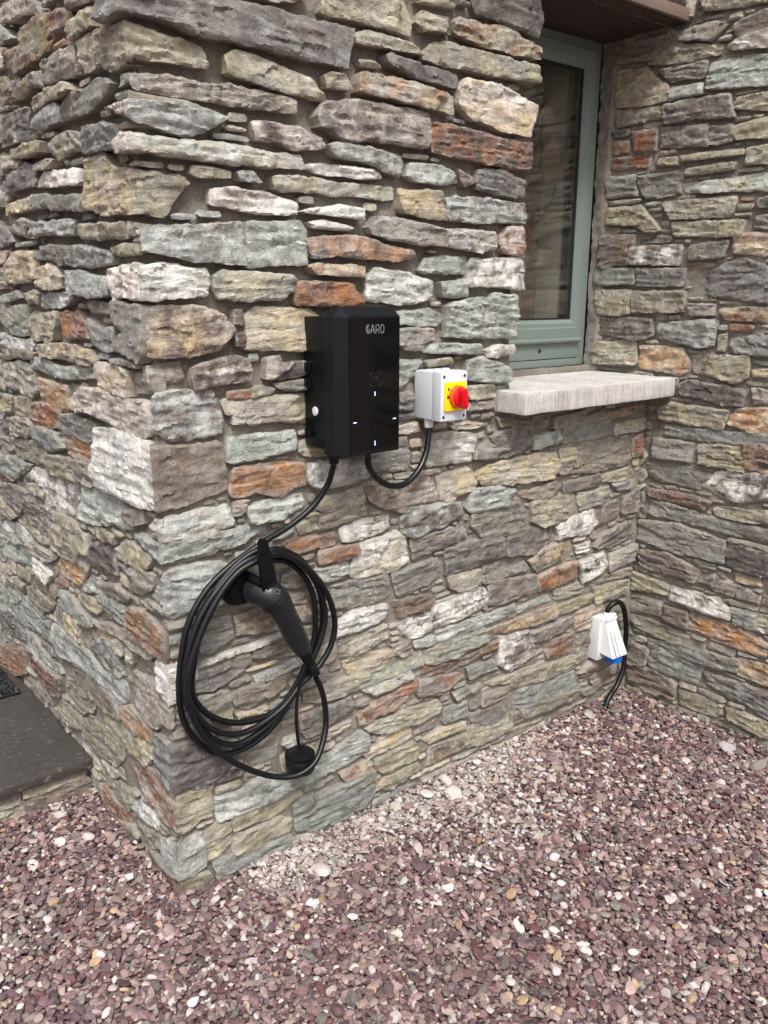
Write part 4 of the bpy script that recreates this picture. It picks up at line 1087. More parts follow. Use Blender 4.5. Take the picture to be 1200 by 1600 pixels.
# ------------------------------------------------------------------ plain materials
M_BLACK = mat_plain('black_plastic', (.0035, .0038, .0048), .36, .22, bump=.25)
M_MATT = mat_plain('matt_black_plastic', (.0045, .0052, .0068), .42, .26, bump=.3)
M_GLOSS = mat_plain('black_glass', (.0018, .0018, .0022), .075, .32, nscale=3)
M_RUBBER = mat_plain('black_rubber', (.005, .0055, .0065), .36, .36, nscale=140, namp=.3, bump=.3)
M_CONN = mat_plain('connector_plastic', (.009, .0105, .013), .34, .5, nscale=90, bump=.2)
M_GREYW = mat_plain('light_grey_plastic', lin((204, 208, 213)), .42, .4, nscale=12, namp=.04)
M_WHITE = mat_plain('white_plastic', lin((208, 209, 208)), .4, .4, nscale=14, namp=.06)
M_YEL = mat_plain('yellow_plastic', lin((246, 212, 0)), .4, .4, nscale=20, namp=.04)
M_RED = mat_plain('red_plastic', lin((205, 12, 30)), .32, .5, nscale=20, namp=.05)
M_ORNG = mat_plain('orange_plastic', lin((235, 90, 30)), .4, .4, nscale=20, namp=.04)
M_DARK = mat_plain('dark_marking', (.02, .02, .025), .5)
M_BLUE = mat_plain('blue_plastic', lin((10, 92, 190)), .38, .5, nscale=25, namp=.12)
M_SILV = mat_plain('silver_print', (.15, .16, .17), .45, nscale=40)
M_STEEL = mat_plain('steel_screw', (.35, .35, .36), .35, metal=.9)
M_LED = mat_plain('led_light', (.5, .6, 1.0), .4, emit=((.35, .5, 1.0), 1.3))
M_GREEN = mat_plain('sage_green_paint', lin((113, 124, 118)), .38, .45, nscale=9, namp=.05, bump=.08)
M_SEAL = mat_plain('black_gasket', (.012, .012, .013), .6)
M_PLAST = mat_plain('plaster', lin((205, 196, 182)), .9, nscale=6)
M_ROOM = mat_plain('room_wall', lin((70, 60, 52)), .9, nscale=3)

# ------------------------------------------------------------------ charger
ch = empty('ev_charger', (.50, 0, 1.11), label='black wall mounted electric car charger with a glossy front panel', cat='car charger')
X0, X1, ZB, ZT = .444, .5975, 1.114, 1.4405
bm = bmesh.new()
box(bm, (.4165, -.078, 1.120), (.622, .012, 1.440), .006)
finish(bm, 'back_box', M_BLACK, ch)
bm = bmesh.new()
# bevelled cover: outline at the back, chamfered to the front panel
def loft(bm, rings):
    rs = [[bm.verts.new(p) for p in r] for r in rings]; n = len(rs[0])
    for A, B in zip(rs, rs[1:]):
        for i in range(n): bm.faces.new((A[i], A[(i + 1) % n], B[(i + 1) % n], B[i]))
    bm.faces.new(rs[0][::-1]); bm.faces.new(rs[-1])
yb, ym, yf = -.070, -.108, -.140
rect = lambda x0, x1, z0, z1, y, c: [(x0, y, z0), (x1, y, z0), (x1, y, z1 - c), (x1 - c, y, z1), (x0 + c, y, z1), (x0, y, z1 - c)]
loft(bm, [rect(.417, .624, 1.108, 1.4640, yb, .026), rect(.419, .622, 1.108, 1.4640, ym, .024), rect(X0 - .002, X1 + .002, 1.110, ZT + .002, yf, .0022)])
bmesh.ops.bevel(bm, geom=[e for e in bm.edges if e.calc_length() > .006], offset=.0012, segments=2, affect='EDGES')
finish(bm, 'cover', M_MATT, ch, 25)
bm = bmesh.new(); box(bm, (X0 + .001, -.1430, ZB + .001), (X1 - .001, -.1385, ZT - .001), .0008, 1)
pan = finish(bm, 'front_panel', M_GLOSS, ch)

def strokes(bm, L, ox, oz, sx, sz, y, r):
    for P in L:
        pts = [Vector((ox + a * sx, y, oz + b * sz)) for a, b in P]
        tube(bm, pts, r, 6, hint=(0, -1, 0), flat=.35)
def arc(cx, cy, rx, ry, a0, a1, n=10):
    return [(cx + rx * math.cos(math.radians(a0 + (a1 - a0) * i / n)), cy + ry * math.sin(math.radians(a0 + (a1 - a0) * i / n))) for i in range(n + 1)]
# letters G A R O, cell 1 wide
bm = bmesh.new()
Gs = [arc(.5, .5, .44, .46, 50, 325) + [(.90, .46), (.55, .46)], arc(.5, .5, .26, .28, 60, 300, 8)]
As = [[(.0, .02), (.46, .96), (.54, .96), (1.0, .02)], [(.25, .30), (.74, .30)]]
Rs = [[(.08, .02), (.08, .95), (.55, .95)] + arc(.58, .68, .30, .27, 90, -90, 8) + [(.10, .41)], [(.50, .41), (.95, .02)]]
Os = [arc(.5, .5, .44, .46, 0, 360, 18)]
lx = (X0 + X1) / 2 - .029; lz = ZT - .039
for i, (Ls, o_) in enumerate(((Gs, 0), (As, .93), (Rs, 1.95), (Os, 2.90))):
    strokes(bm, Ls, lx + o_ * .0150, lz, .0122, .0215, -.1436, .00125)
finish(bm, 'logo', M_SILV, pan)
bm = bmesh.new(); cx, cz, h_ = .521, 1.293, .0155
for sx in (-1, 1):
    for sz in (-1, 1):
        strokes(bm, [[(sx * .55, sz * 1), (sx * 1, sz * 1), (sx * 1, sz * .5)]], cx, cz, .0165, h_, -.1434, .0006)
strokes(bm, [[(-.35, -.3), (-.35, .3)], [(.35, -.3), (.35, .3)], [(-.35, 0), (.35, 0)], arc(0, 0, .6, .45, 30, 150, 6)], cx, cz, .0165, h_, -.1434, .0005)
finish(bm, 'card_reader_mark', mat_plain('dim_print', (.035, .035, .037), .5), pan)
for (x, z, a, b) in ((.5195, 1.258, .0010, .0052), (.458, 1.192, .0050, .0011), (.5815, 1.192, .0050, .0011), (.5195, 1.136, .0010, .0060)):
    bm = bmesh.new(); box(bm, (x - a, -.1440, z - b), (x + a, -.1428, z + b), .0004, 1); finish(bm, 'status_light', M_LED, pan)
bm = bmesh.new(); lathe(bm, (.4195, -.036, 1.212), (-1, 0, 0), [(0, 0), (.0105, 0), (.0115, .003), (.0105, .0055), (.003, .0065), (0, .0065)], 20)
k_ = finish(bm, 'lock_button', M_WHITE, ch)
for z in (1.318, 1.278, 1.155):
    bm = bmesh.new(); box(bm, (.409, -.020, z - .011), (.420, .004, z + .011), .003); box(bm, (.406, -.014, z - .004), (.412, -.004, z + .004), .001)
    finish(bm, 'hinge_clip', M_BLACK, ch)
bm = bmesh.new(); lathe(bm, (.4405, -.078, 1.109), (0, 0, -1), [(0, 0), (.0165, 0), (.0165, .010), (.0135, .014), (.0125, .024), (.009, .026), (0, .026)], 6 * 4); finish(bm, 'cable_gland', M_MATT, ch)
bm = bmesh.new(); lathe(bm, (.553, -.072, 1.110), (0, 0, -1), [(0, 0), (.0155, 0), (.0155, .009), (.011, .014), (0, .014)], 24); finish(bm, 'cable_gland', M_MATT, ch)
for x in (.47, .57):
    bm = bmesh.new(); box(bm, (x - .012, -.07, 1.438), (x + .012, -.02, 1.443), .002); finish(bm, 'vent_rib', M_BLACK, ch)

# ------------------------------------------------------------------ charging cable with connector
CP = [[0.4397,-0.075,1.0939],[0.4409,-0.07,1.0653],[0.4408,-0.05,1.0256],[0.4069,-0.035,0.9728],[0.3416,-0.03,0.9324],[0.2651,-0.0314,0.9052],[0.2408,-0.0316,0.8947],[0.1783,-0.0245,0.8625],[0.1188,-0.0225,0.8236],[0.0765,-0.0227,0.7783],[0.0474,-0.0229,0.7262],[0.0304,-0.023,0.6624],[0.0195,-0.0232,0.592],[0.0197,-0.0234,0.5259],[0.0358,-0.0236,0.4668],[0.073,-0.0237,0.4079],[0.1174,-0.0239,0.3706],[0.1648,-0.0241,0.3604],[0.2244,-0.0243,0.3702],[0.2814,-0.0244,0.4014],[0.3298,-0.0246,0.4537],[0.3739,-0.0248,0.5181],[0.4184,-0.025,0.583],[0.4359,-0.0251,0.6554],[0.4315,-0.0253,0.7181],[0.4111,-0.0255,0.774],[0.3805,-0.026,0.8218],[0.3376,-0.0306,0.8584],[0.2857,-0.0356,0.8806],[0.2491,-0.0394,0.8649],[0.2178,-0.0361,0.8596],[0.174,-0.0295,0.8306],[0.1408,-0.0291,0.7993],[0.1071,-0.0289,0.7515],[0.0727,-0.0286,0.6871],[0.0532,-0.0283,0.6143],[0.0503,-0.028,0.5623],[0.068,-0.0277,0.5185],[0.1069,-0.0274,0.476],[0.1574,-0.0271,0.4458],[0.2153,-0.0269,0.4321],[0.2709,-0.0266,0.4349],[0.3131,-0.0263,0.4549],[0.3567,-0.026,0.5042],[0.3904,-0.0257,0.562],[0.4107,-0.0254,0.6237],[0.41,-0.0251,0.709],[0.3904,-0.0249,0.7691],[0.3542,-0.0266,0.816],[0.3174,-0.0302,0.8423],[0.2767,-0.033,0.8556],[0.2475,-0.0515,0.8897],[0.2122,-0.0475,0.8849],[0.1685,-0.0416,0.8583],[0.1225,-0.04,0.8171],[0.0801,-0.04,0.7658],[0.0527,-0.04,0.7049],[0.0327,-0.04,0.6377],[0.0263,-0.04,0.5745],[0.0392,-0.04,0.513],[0.0717,-0.04,0.4546],[0.1154,-0.04,0.4092],[0.1668,-0.04,0.3907],[0.2262,-0.04,0.403],[0.2882,-0.04,0.4348],[0.331,-0.04,0.4789],[0.3802,-0.04,0.5411],[0.4137,-0.04,0.599],[0.4337,-0.04,0.6606],[0.4241,-0.04,0.7241],[0.3962,-0.04,0.7858],[0.3549,-0.0418,0.8355],[0.3076,-0.0465,0.8638],[0.2769,-0.0493,0.8727],[0.2273,-0.0529,0.8769],[0.1834,-0.048,0.8633],[0.1382,-0.0448,0.8276],[0.0914,-0.0451,0.7815],[0.0553,-0.0455,0.723],[0.0315,-0.0459,0.653],[0.0268,-0.0463,0.5768],[0.0491,-0.0467,0.5125],[0.0822,-0.047,0.4654],[0.1174,-0.0474,0.4382],[0.1637,-0.0478,0.4221],[0.2222,-0.0482,0.427],[0.2937,-0.0486,0.4557],[0.3467,-0.049,0.5015],[0.4005,-0.0493,0.5338],[0.4391,-0.0497,0.5762],[0.4572,-0.0501,0.6292],[0.4512,-0.0505,0.688],[0.4249,-0.0509,0.7503],[0.3888,-0.0512,0.7995],[0.342,-0.054,0.8434],[0.2797,-0.0605,0.8771],[0.2193,-0.0661,0.8712],[0.1713,-0.0603,0.8521],[0.1255,-0.0584,0.8111],[0.0828,-0.0587,0.754],[0.0486,-0.0589,0.6869],[0.0276,-0.0591,0.6248],[0.0237,-0.0593,0.5612],[0.0376,-0.0596,0.504],[0.0695,-0.0598,0.4391],[0.1168,-0.06,0.3759],[0.1807,-0.0611,0.319],[0.2495,-0.0688,0.2767],[0.3059,-0.0855,0.2677],[0.3536,-0.0945,0.2886],[0.3909,-0.081,0.3285],[0.4127,-0.0668,0.3747],[0.4115,-0.0622,0.4377],[0.399,-0.0619,0.4856],[0.386,-0.062,0.5139]]
cb = empty('charging_cable', (.25, -.03, .30), label='long black charging cable coiled on its wall hook with a handheld connector', cat='cable')
bm = bmesh.new(); pts = spline([(.4405, -.078, 1.10), (.4405, -.078, 1.085)] + [tuple(p) for p in CP[1:]], .008)
tube(bm, pts, .0079, 14); finish(bm, 'cord', M_RUBBER, cb, 60)
CN = [(.204, -.03, .792), (.223, -.055, .790), (.240, -.080, .783), (.257, -.09, .760), (.279, -.095, .716), (.308, -.090, .658), (.333, -.085, .613)]
CR = [.027, .036, .0385, .0365, .0285, .029, .0225]
bm = bmesh.new(); path = spline(CN, .004); 
cum = np.cumsum([0] + [(b - a).length for a, b in zip(path, path[1:])]); kn = [min(range(len(path)), key=lambda i: (path[i] - Vector(c)).length) for c in CN]
rad = np.interp(cum, cum[kn], CR); rad[-3:] *= .97; rad[-1] *= .9; rad[0] *= .8
rad = [float(x) for x in rad]
tube(bm, path, rad, 28, hint=(0, -1, 0), flat=.93); conn = finish(bm, 'connector', M_CONN, cb, 50)
dirn = (Vector(CN[-1]) - Vector(CN[-2])).normalized()
bm = bmesh.new()
for k, idx_ in enumerate((kn[2] + 4, kn[3] - 1)):
    p = path[idx_]; tv = (path[idx_ + 1] - path[idx_ - 1]).normalized(); r_ = rad[idx_]
    lathe(bm, p - tv * .0012, tv, [(r_ * .98, 0), (r_ * 1.008, .0004), (r_ * 1.008, .0020), (r_ * .98, .0024)], 32)
finish(bm, 'seam_ring', M_MATT, conn)
# square marking on the head
pm = Vector((.2400, -.1190, .803)); 
bm = bmesh.new()
ux = Vector((.85, .0, -.3)).normalized(); uz = Vector((.32, -.25, .9)).normalized()
for A, B in (((-1, -1), (1, -1)), ((1, -1), (1, 1)), ((1, 1), (-1, 1)), ((-1, 1), (-1, -1))):
    tube(bm, [pm + ux * (A[0] * .0075) + uz * (A[1] * .0055), pm + ux * (B[0] * .0075) + uz * (B[1] * .0055)], .0008, 6)
finish(bm, 'printed_square', M_SILV, conn)
bm = bmesh.new(); g0 = Vector(CN[-1]) + dirn * .002
prof = [(0, 0), (.0185, 0), (.0185, .006)]; z_ = .008
for k in range(6): prof += [(.0166 - k * .0007, z_), (.0166 - k * .0007, z_ + .005), (.0118, z_ + .0058), (.0118, z_ + .0078)]; z_ += .0085
prof += [(.0125, z_), (.0120, z_ + .030), (.0095, z_ + .033), (0, z_ + .033)]
lathe(bm, g0, dirn, prof, 24); finish(bm, 'strain_relief', M_MATT, conn, 30)
bm = bmesh.new(); pc_ = g0 + dirn * .062 + Vector((-.012, .008, -.004)); 
tube(bm, spline([pc_ + Vector((.004, -.004, .03)), pc_, (.3365, -.055, .495), (.331, -.050, .434), (.334, -.045, .37), (.3425, -.042, .312)], .006), .0052, 10, hint=(0, -1, 0), flat=.5)
finish(bm, 'cap_strap', M_RUBBER, cb)
bm = bmesh.new()
lathe(bm, (.3425, -.043, .303), (.03, .03, -1), [(0, -.004), (.008, -.004), (.009, 0), (.030, .0), (.0385, .003), (.0395, .010), (.0395, .014), (.0387, .015), (.0395, .016), (.0400, .050), (.0385, .052), (.035, .052), (.034, .02), (0, .02)], 32)
for k in range(40):
    a_ = k * math.pi / 20; c_ = Vector((.3425 + .0395 * math.cos(a_), -.043 + .0395 * math.sin(a_), .300))
    box(bm, c_ - Vector((.0008, .0008, .010)), c_ + Vector((.0008, .0008, 0)))
finish(bm, 'dust_cap', M_MATT, cb, 40)

hl = empty('cable_holder', (.215, 0, .79), label='black wall hook with a round base that carries the coiled cable', cat='cable hook')
bm = bmesh.new(); lathe(bm, (.196, .012, .792), (0, -1, 0), [(0, 0), (.046, 0), (.046, .020), (.041, .026), (.034, .028), (.033, .050), (0, .050)], 36); finish(bm, 'wall_base', M_BLACK, hl)
bm = bmesh.new()
prism(bm, [(-.021, -.045), (.021, -.045), (.0185, .03), (.0125, .078), (.008, .086), (0, .089), (-.008, .086), (-.0125, .078), (-.0185, .03)],
      lambda u, v, d: Vector((.229 + u - v * .13, -.094 - d, .846 + v)), -.004, .006, .0015)
finish(bm, 'hook_lip', M_BLACK, hl, 40)
bm = bmesh.new(); tube(bm, spline([(.205, .01, .832), (.210, -.04, .826), (.222, -.085, .818), (.226, -.097, .832)], .006), .013, 14); finish(bm, 'hook_arm', M_BLACK, hl, 50)
bm = bmesh.new(); box(bm, (.222, -.1045, .806), (.244, -.1005, .822), .001); finish(bm, 'latch', M_MATT, hl)

# ------------------------------------------------------------------ isolator switch
iso = empty('isolator_switch', (.83, 0, 1.158), label='pale grey box with a red rotary switch on a yellow plate', cat='switch')
A0, A1, B0, B1 = .782, .880, 1.158, 1.2913
bm = bmesh.new(); box(bm, (A0 + .001, -.058, B0 + .001), (A1 - .001, .014, B1 - .001), .004)
for x in (.80, .83, .86): lathe(bm, (x, -.03, B1 - .002), (0, 0, 1), [(0, 0), (.011, 0), (.010, .005), (0, .005)], 18)
finish(bm, 'back_box', M_GREYW, iso)
bm = bmesh.new(); box(bm, (A0, -.096, B0), (A1, -.060, B1), .0035); finish(bm, 'lid', M_GREYW, iso)
for x in (A0 + .011, A1 - .011):
    for z in (B0 + .012, B1 - .013):
        bm = bmesh.new(); cyl(bm, (x, -.0955, z), (x, -.0968, z), .0042, n=16); finish(bm, 'screw', M_DARK, iso)
bm = bmesh.new(); box(bm, (.7925, -.1035, 1.186), (.8695, -.0962, 1.2635), .003); pl_ = finish(bm, 'yellow_plate', M_YEL, iso)
bm = bmesh.new()
box(bm, (.8005, -.1042, 1.2415), (.8065, -.1032, 1.2495)); box(bm, (.7985, -.1042, 1.2200), (.8045, -.1032, 1.2290)); box(bm, (.7975, -.1042, 1.2325), (.8035, -.1032, 1.2335))
box(bm, (.8085, -.1042, 1.2432), (.8112, -.1032, 1.2440)); box(bm, (.8085, -.1042, 1.2462), (.8112, -.1032, 1.2470))
finish(bm, 'dial_marks', M_DARK, pl_)
kc = Vector((.835, -.1035, 1.2245))
bm = bmesh.new(); lathe(bm, kc, (0, -1, 0), [(0, 0), (.0305, 0), (.0295, .011), (.026, .0125), (.0255, .010), (0, .010)], 36); kn_ = finish(bm, 'knob_collar', M_ORNG, iso, 40)
bm = bmesh.new(); lathe(bm, kc + Vector((0, -.010, 0)), (0, -1, 0), [(0, 0), (.0258, 0), (.0255, .005), (.022, .0075), (0, .0085)], 36)
tilt = Matrix.Rotation(math.radians(-8), 4, 'Y')
prism(bm, [(-.0085, -.026), (.0, -.0335), (.0085, -.026), (.0115, .0), (.0085, .022), (0, .0255), (-.0085, .022), (-.0115, 0)],
      lambda u, v, d: kc + tilt @ Vector((u, 0, v)) + Vector((0, -.016 - d, 0)), 0, .020, .003)
finish(bm, 'red_knob', M_RED, iso, 35)
bm = bmesh.new(); lathe(bm, (.800, -.030, B0 + .001), (0, 0, -1), [(0, 0), (.0135, 0), (.0135, .009), (.0125, .010), (.0125, .021), (.0115, .024), (.009, .025), (0, .025)], 20); finish(bm, 'cable_gland', M_WHITE, iso, 30)

lk = empty('link_cable', (.65, 0, .99), label='short black cable looping from the charger base to the switch box', cat='cable')
bm = bmesh.new()
tube(bm, spline([(.553, -.072, 1.10), (.555, -.070, 1.084), (.565, -.063, 1.055), (.603, -.054, 1.016), (.651, -.049, .992), (.705, -.046, .991), (.755, -.042, 1.022), (.785, -.036, 1.063), (.797, -.032, 1.105), (.800, -.030, 1.14)], .006), .0088, 16)
finish(bm, 'sheath', mat_plain('sheath_rubber', (.006, .0065, .008), .28, .45, nscale=160, namp=.3), lk, 60)

# ------------------------------------------------------------------ outdoor socket
sk = empty('outdoor_socket', (1.70, 0, .19), label='white outdoor power socket with a blue insert low in the wall corner', cat='socket')
bm = bmesh.new(); box(bm, (1.652, -.030, .188), (1.752, .02, .352), .004); finish(bm, 'back_plate', M_WHITE, sk)
bm = bmesh.new()
L_ = [(1.664, -.022, .215), (1.742, -.022, .215), (1.742, -.022, .345), (1.664, -.022, .345)]
Fq = [(1.666, -.088, .208), (1.742, -.098, .213), (1.730, -.040, .345), (1.676, -.040, .345)]
loft(bm, [L_, Fq]); bmesh.ops.bevel(bm, geom=bm.edges[:], offset=.003, segments=2, affect='EDGES')
lid = finish(bm, 'spring_lid', M_WHITE, sk)
bm = bmesh.new()
for x0, x1 in ((1.682, 1.684), (1.702, 1.702), (1.722, 1.7225)):
    tube(bm, [Vector((x0 + .002, -.0430, .338)), Vector((x1, -.069, .280)), Vector((x1, -.093, .222))], .0048, 8)
finish(bm, 'lid_rib', M_WHITE, lid)
bm = bmesh.new(); lathe(bm, (1.711, -.055, .224), (0, -.15, -1), [(0, 0), (.0275, 0), (.0275, .008), (.030, .018), (.030, .038), (.028, .042), (.024, .043), (.023, .036), (0, .036)], 28); finish(bm, 'blue_insert', M_BLUE, sk)
bm = bmesh.new(); cyl(bm, (1.672, -.043, .343), (1.734, -.043, .343), .0045, n=14); finish(bm, 'hinge', M_WHITE, sk)
for x, z in ((1.659, .343), (1.659, .198), (1.746, .198)):
    bm = bmesh.new(); cyl(bm, (x, -.0295, z), (x, -.0312, z), .0032, n=12); finish(bm, 'screw', M_STEEL, sk)
bm = bmesh.new(); lathe(bm, (1.706, -.018, .350), (0, 0, 1), [(0, 0), (.013, 0), (.012, .010), (.009, .016), (0, .016)], 20); finish(bm, 'cable_gland', M_WHITE, sk)
sc_ = empty('supply_cable', (1.75, 0, .0), label='black cable arching from the white socket down into the gravel', cat='cable')
bm = bmesh.new(); tube(bm, spline([(1.706, -.018, .350), (1.707, -.020, .372), (1.722, -.028, .392), (1.752, -.034, .396), (1.786, -.034, .365), (1.806, -.034, .308), (1.815, -.034, .249), (1.814, -.034, .179), (1.805, -.040, .113), (1.768, -.042, .055), (1.722, -.045, .025), (1.69, -.05, -.02)], .008), .0098, 14)
finish(bm, 'sheath', M_RUBBER, sc_, 60)

# ------------------------------------------------------------------ window
wn = empty('window', (1.5, .29, 1.24), label='sage green framed window set deep beside the right stone wall', cat='window')
WL, WR, WB, WT = 1.172, 1.878, 1.234, 2.336
bm = bmesh.new()
box(bm, (1.838, .296, WB), (WR, .37, WT), .003); box(bm, (WL, .296, WB), (1.205, .37, WT), .003)
box(bm, (1.205, .296, 2.302), (1.838, .37, WT), .003)
box(bm, (1.205, .290, 1.262), (1.838, .37, 1.322), .003); box(bm, (1.205, .287, WB), (1.838, .37, 1.2595), .002)
finish(bm, 'frame', M_GREEN, wn)
bm = bmesh.new()
SL, SR, SB, ST = 1.207, 1.836, 1.328, 2.300; GL, GR, GB, GT = 1.255, 1.795, 1.401, 2.245
def ringframe(bm, o, i, yo, yi, yb):
    O = [(o[0], o[2]), (o[1], o[2]), (o[1], o[3]), (o[0], o[3])]; I = [(i[0], i[2]), (i[1], i[2]), (i[1], i[3]), (i[0], i[3])]
    m_ = [(a[0] * .42 + b[0] * .58, a[1] * .42 + b[1] * .58) for a, b in zip(O, I)]
    rings = [[(x, yb, z) for x, z in O], [(x, yo, z) for x, z in O], [(x, yo, z) for x, z in m_], [(x, yo + .004, z) for x, z in [(a[0] * .36 + b[0] * .64, a[1] * .36 + b[1] * .64) for a, b in zip(O, I)]],
             [(x, yo + .005, z) for x, z in [(a[0] * .18 + b[0] * .82, a[1] * .18 + b[1] * .82) for a, b in zip(O, I)]], [(x, yi, z) for x, z in I], [(x, yb, z) for x, z in I]]
    rs = [[bm.verts.new(p) for p in r] for r in rings]
    for A, B in zip(rs, rs[1:] + rs[:1]):
        for k in range(4): bm.faces.new((A[k], A[(k + 1) % 4], B[(k + 1) % 4], B[k]))
ringframe(bm, (SL, SR, SB, ST), (GL, GR, GB, GT), .282, .300, .350)
finish(bm, 'sash', M_GREEN, wn, 25)
bm = bmesh.new(); tube(bm, [Vector((SL, .281, 1.3275)), Vector((SR, .281, 1.3275))], .0085, 14); finish(bm, 'drip_bead', M_GREEN, wn, 50)
bm = bmesh.new(); cyl(bm, (1.62, .2905, 1.292), (1.62, .2885, 1.292), .0075, n=20); finish(bm, 'drain_hole', M_SEAL, wn)
bm = bmesh.new(); t_ = .004
for lo, hi in (((GL, .302, GB), (GR, .325, GB + .006)), ((GL, .302, GT - .006), (GR, .325, GT)), ((GL, .302, GB + .006), (GL + .012, .325, GT - .006)), ((GR - .006, .302, GB + .006), (GR, .325, GT - .006))): box(bm, lo, hi)
finish(bm, 'gasket', M_SEAL, wn)
tg = NT('window_glass')
gl = tg.t.nodes.new("ShaderNodeBsdfGlossy"); gl.inputs['Roughness'].default_value = .06; gl.inputs['Color'].default_value = (1, 1, 1, 1)
tr = tg.t.nodes.new("ShaderNodeBsdfTransparent"); tr.inputs['Color'].default_value = (.86, .87, .86, 1)
fr_ = tg.t.nodes.new("ShaderNodeLayerWeight"); fr_.inputs['Blend'].default_value = .5
fr = tg.math('ADD', tg.math('MULTIPLY', tg.math('POWER', fr_.outputs['Facing'], 2.5), .7), .07)
mx = tg.t.nodes.new("ShaderNodeMixShader"); tg.l(fr, mx.inputs[0]); tg.l(tr.outputs[0], mx.inputs[1]); tg.l(gl.outputs[0], mx.inputs[2])
tg.l(mx.outputs[0], tg.t.nodes['Material Output'].inputs[0])
bm = bmesh.new(); box(bm, (GL, .306, GB), (GR, .310, GT)); finish(bm, 'pane', tg.m, wn, 0)
bm = bmesh.new(); box(bm, (GR - .020, .3105, GB + .006), (GR - .0065, .324, GT - .006)); box(bm, (GL, .3105, GB), (GL + .02, .324, GT)); finish(bm, 'spacer_bar', M_SEAL, wn)
bm = bmesh.new(); n_ = 120; rows = []  # added sheet, none known here: brown colour and folds lend the glass tone bands
for k in range(n_ + 1):
    x = 1.20 + .575 * k / n_; y = .462 + .012 * math.sin(k * .42) + .006 * math.sin(k * .97 + 1)
    rows.append([bm.verts.new((x, y, z)) for z in (1.25, 1.8, 2.32)] + [bm.verts.new((x, y + .003, z)) for z in (2.32, 1.8, 1.25)])
for A, B in zip(rows, rows[1:]):
    for k in range(6): bm.faces.new((A[k], A[(k + 1) % 6], B[(k + 1) % 6], B[k]))
bm.faces.new(rows[0]); bm.faces.new(rows[-1][::-1])
finish(bm, 'added_curtain', mat_plain('added_curtain_brown', lin((128, 112, 96)), .95, nscale=30, namp=.1), wn, 60)
bm = bmesh.new()     # plastered opening and room behind
box(bm, (1.80, .372, 1.20), (1.86, .66, 2.36)); box(bm, (1.12, .372, 1.16), (1.86, .66, 1.24)); box(bm, (1.12, .372, 2.33), (1.80, .66, 2.42))
finish(bm, 'inner_reveal', M_PLAST, wn)
bm = bmesh.new()
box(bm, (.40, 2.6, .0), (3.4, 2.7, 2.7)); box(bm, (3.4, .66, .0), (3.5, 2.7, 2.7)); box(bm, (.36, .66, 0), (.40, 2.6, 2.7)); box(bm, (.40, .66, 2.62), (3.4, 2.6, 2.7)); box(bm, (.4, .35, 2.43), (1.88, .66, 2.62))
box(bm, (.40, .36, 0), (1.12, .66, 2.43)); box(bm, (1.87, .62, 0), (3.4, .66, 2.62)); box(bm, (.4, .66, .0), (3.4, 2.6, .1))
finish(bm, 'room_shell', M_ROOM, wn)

# ------------------------------------------------------------------ sill and lintel
def slab_mesh(lo, hi, step, amp, sd, rnd=.004):
    bm = bmesh.new(); box(bm, lo, hi, rnd, 2)
    for _ in range(40):
        es = [e for e in bm.edges if e.calc_length() > step * 2]
        if not es: break
        bmesh.ops.subdivide_edges(bm, edges=es, cuts=1, use_grid_fill=True)
    co = np.array([v.co[:] for v in bm.verts]); n1 = fbm(co[:, 0] * 30 + co[:, 2] * 17, co[:, 1] * 30 + co[:, 2] * 45, sd, 4) - .5; n2 = fbm(co[:, 0] * 60 + 7, co[:, 1] * 60 + co[:, 2] * 60, sd + 3, 3) - .5
    for v, a, b in zip(bm.verts, n1, n2): v.co.z += a * amp; v.co.y += b * amp
    return bm
ts = NT('pale_stone_sill'); p = ts.tc.outputs['Object']
c = ts.mix(ts.ramp(ts.noise(p, 12, 6, .7), .35, .65), lin((168, 163, 158)) + (1,), lin((202, 198, 195)) + (1,))
c = ts.mix(.6, c, ts.ramp(ts.noise(ts.mapv(p, (90, 90, 6)), 1, 4, .7), .3, .7, (.3, .3, .3, 1), (.75, .75, .75, 1)), 'OVERLAY')
c = ts.mix(.5, c, ts.ramp(ts.noise(p, 400, 3, .8), .3, .7, (.25, .25, .25, 1), (.78, .78, .78, 1)), 'OVERLAY')
c = ts.mix(ts.math('MULTIPLY', ts.ramp(ts.noise(p, 24, 5, .75), .54, .66), .5), c, lin((126, 116, 106)) + (1,))
ts.l(c, ts.b.inputs['Base Color']); ts.b.inputs['Roughness'].default_value = .85
ts.l(ts.bump(ts.noise(p, 160, 5, .75), .8, .003), ts.b.inputs['Normal'])
bm = slab_mesh((1.110, -.102, 1.148), (1.886, .262, 1.212), .012, .004, 21)
prop(finish(bm, 'window_sill', ts.m, None, 40), label='thick pale cut stone sill jutting out beneath the green window', cat='window sill')
bm = slab_mesh((OPEN[0], .268, 1.190), (1.886, .300, 1.232), .012, .006, 22); s_ = finish(bm, 'mortar_bed', M_MORTAR, bpy.data.objects['window_sill'], 40)

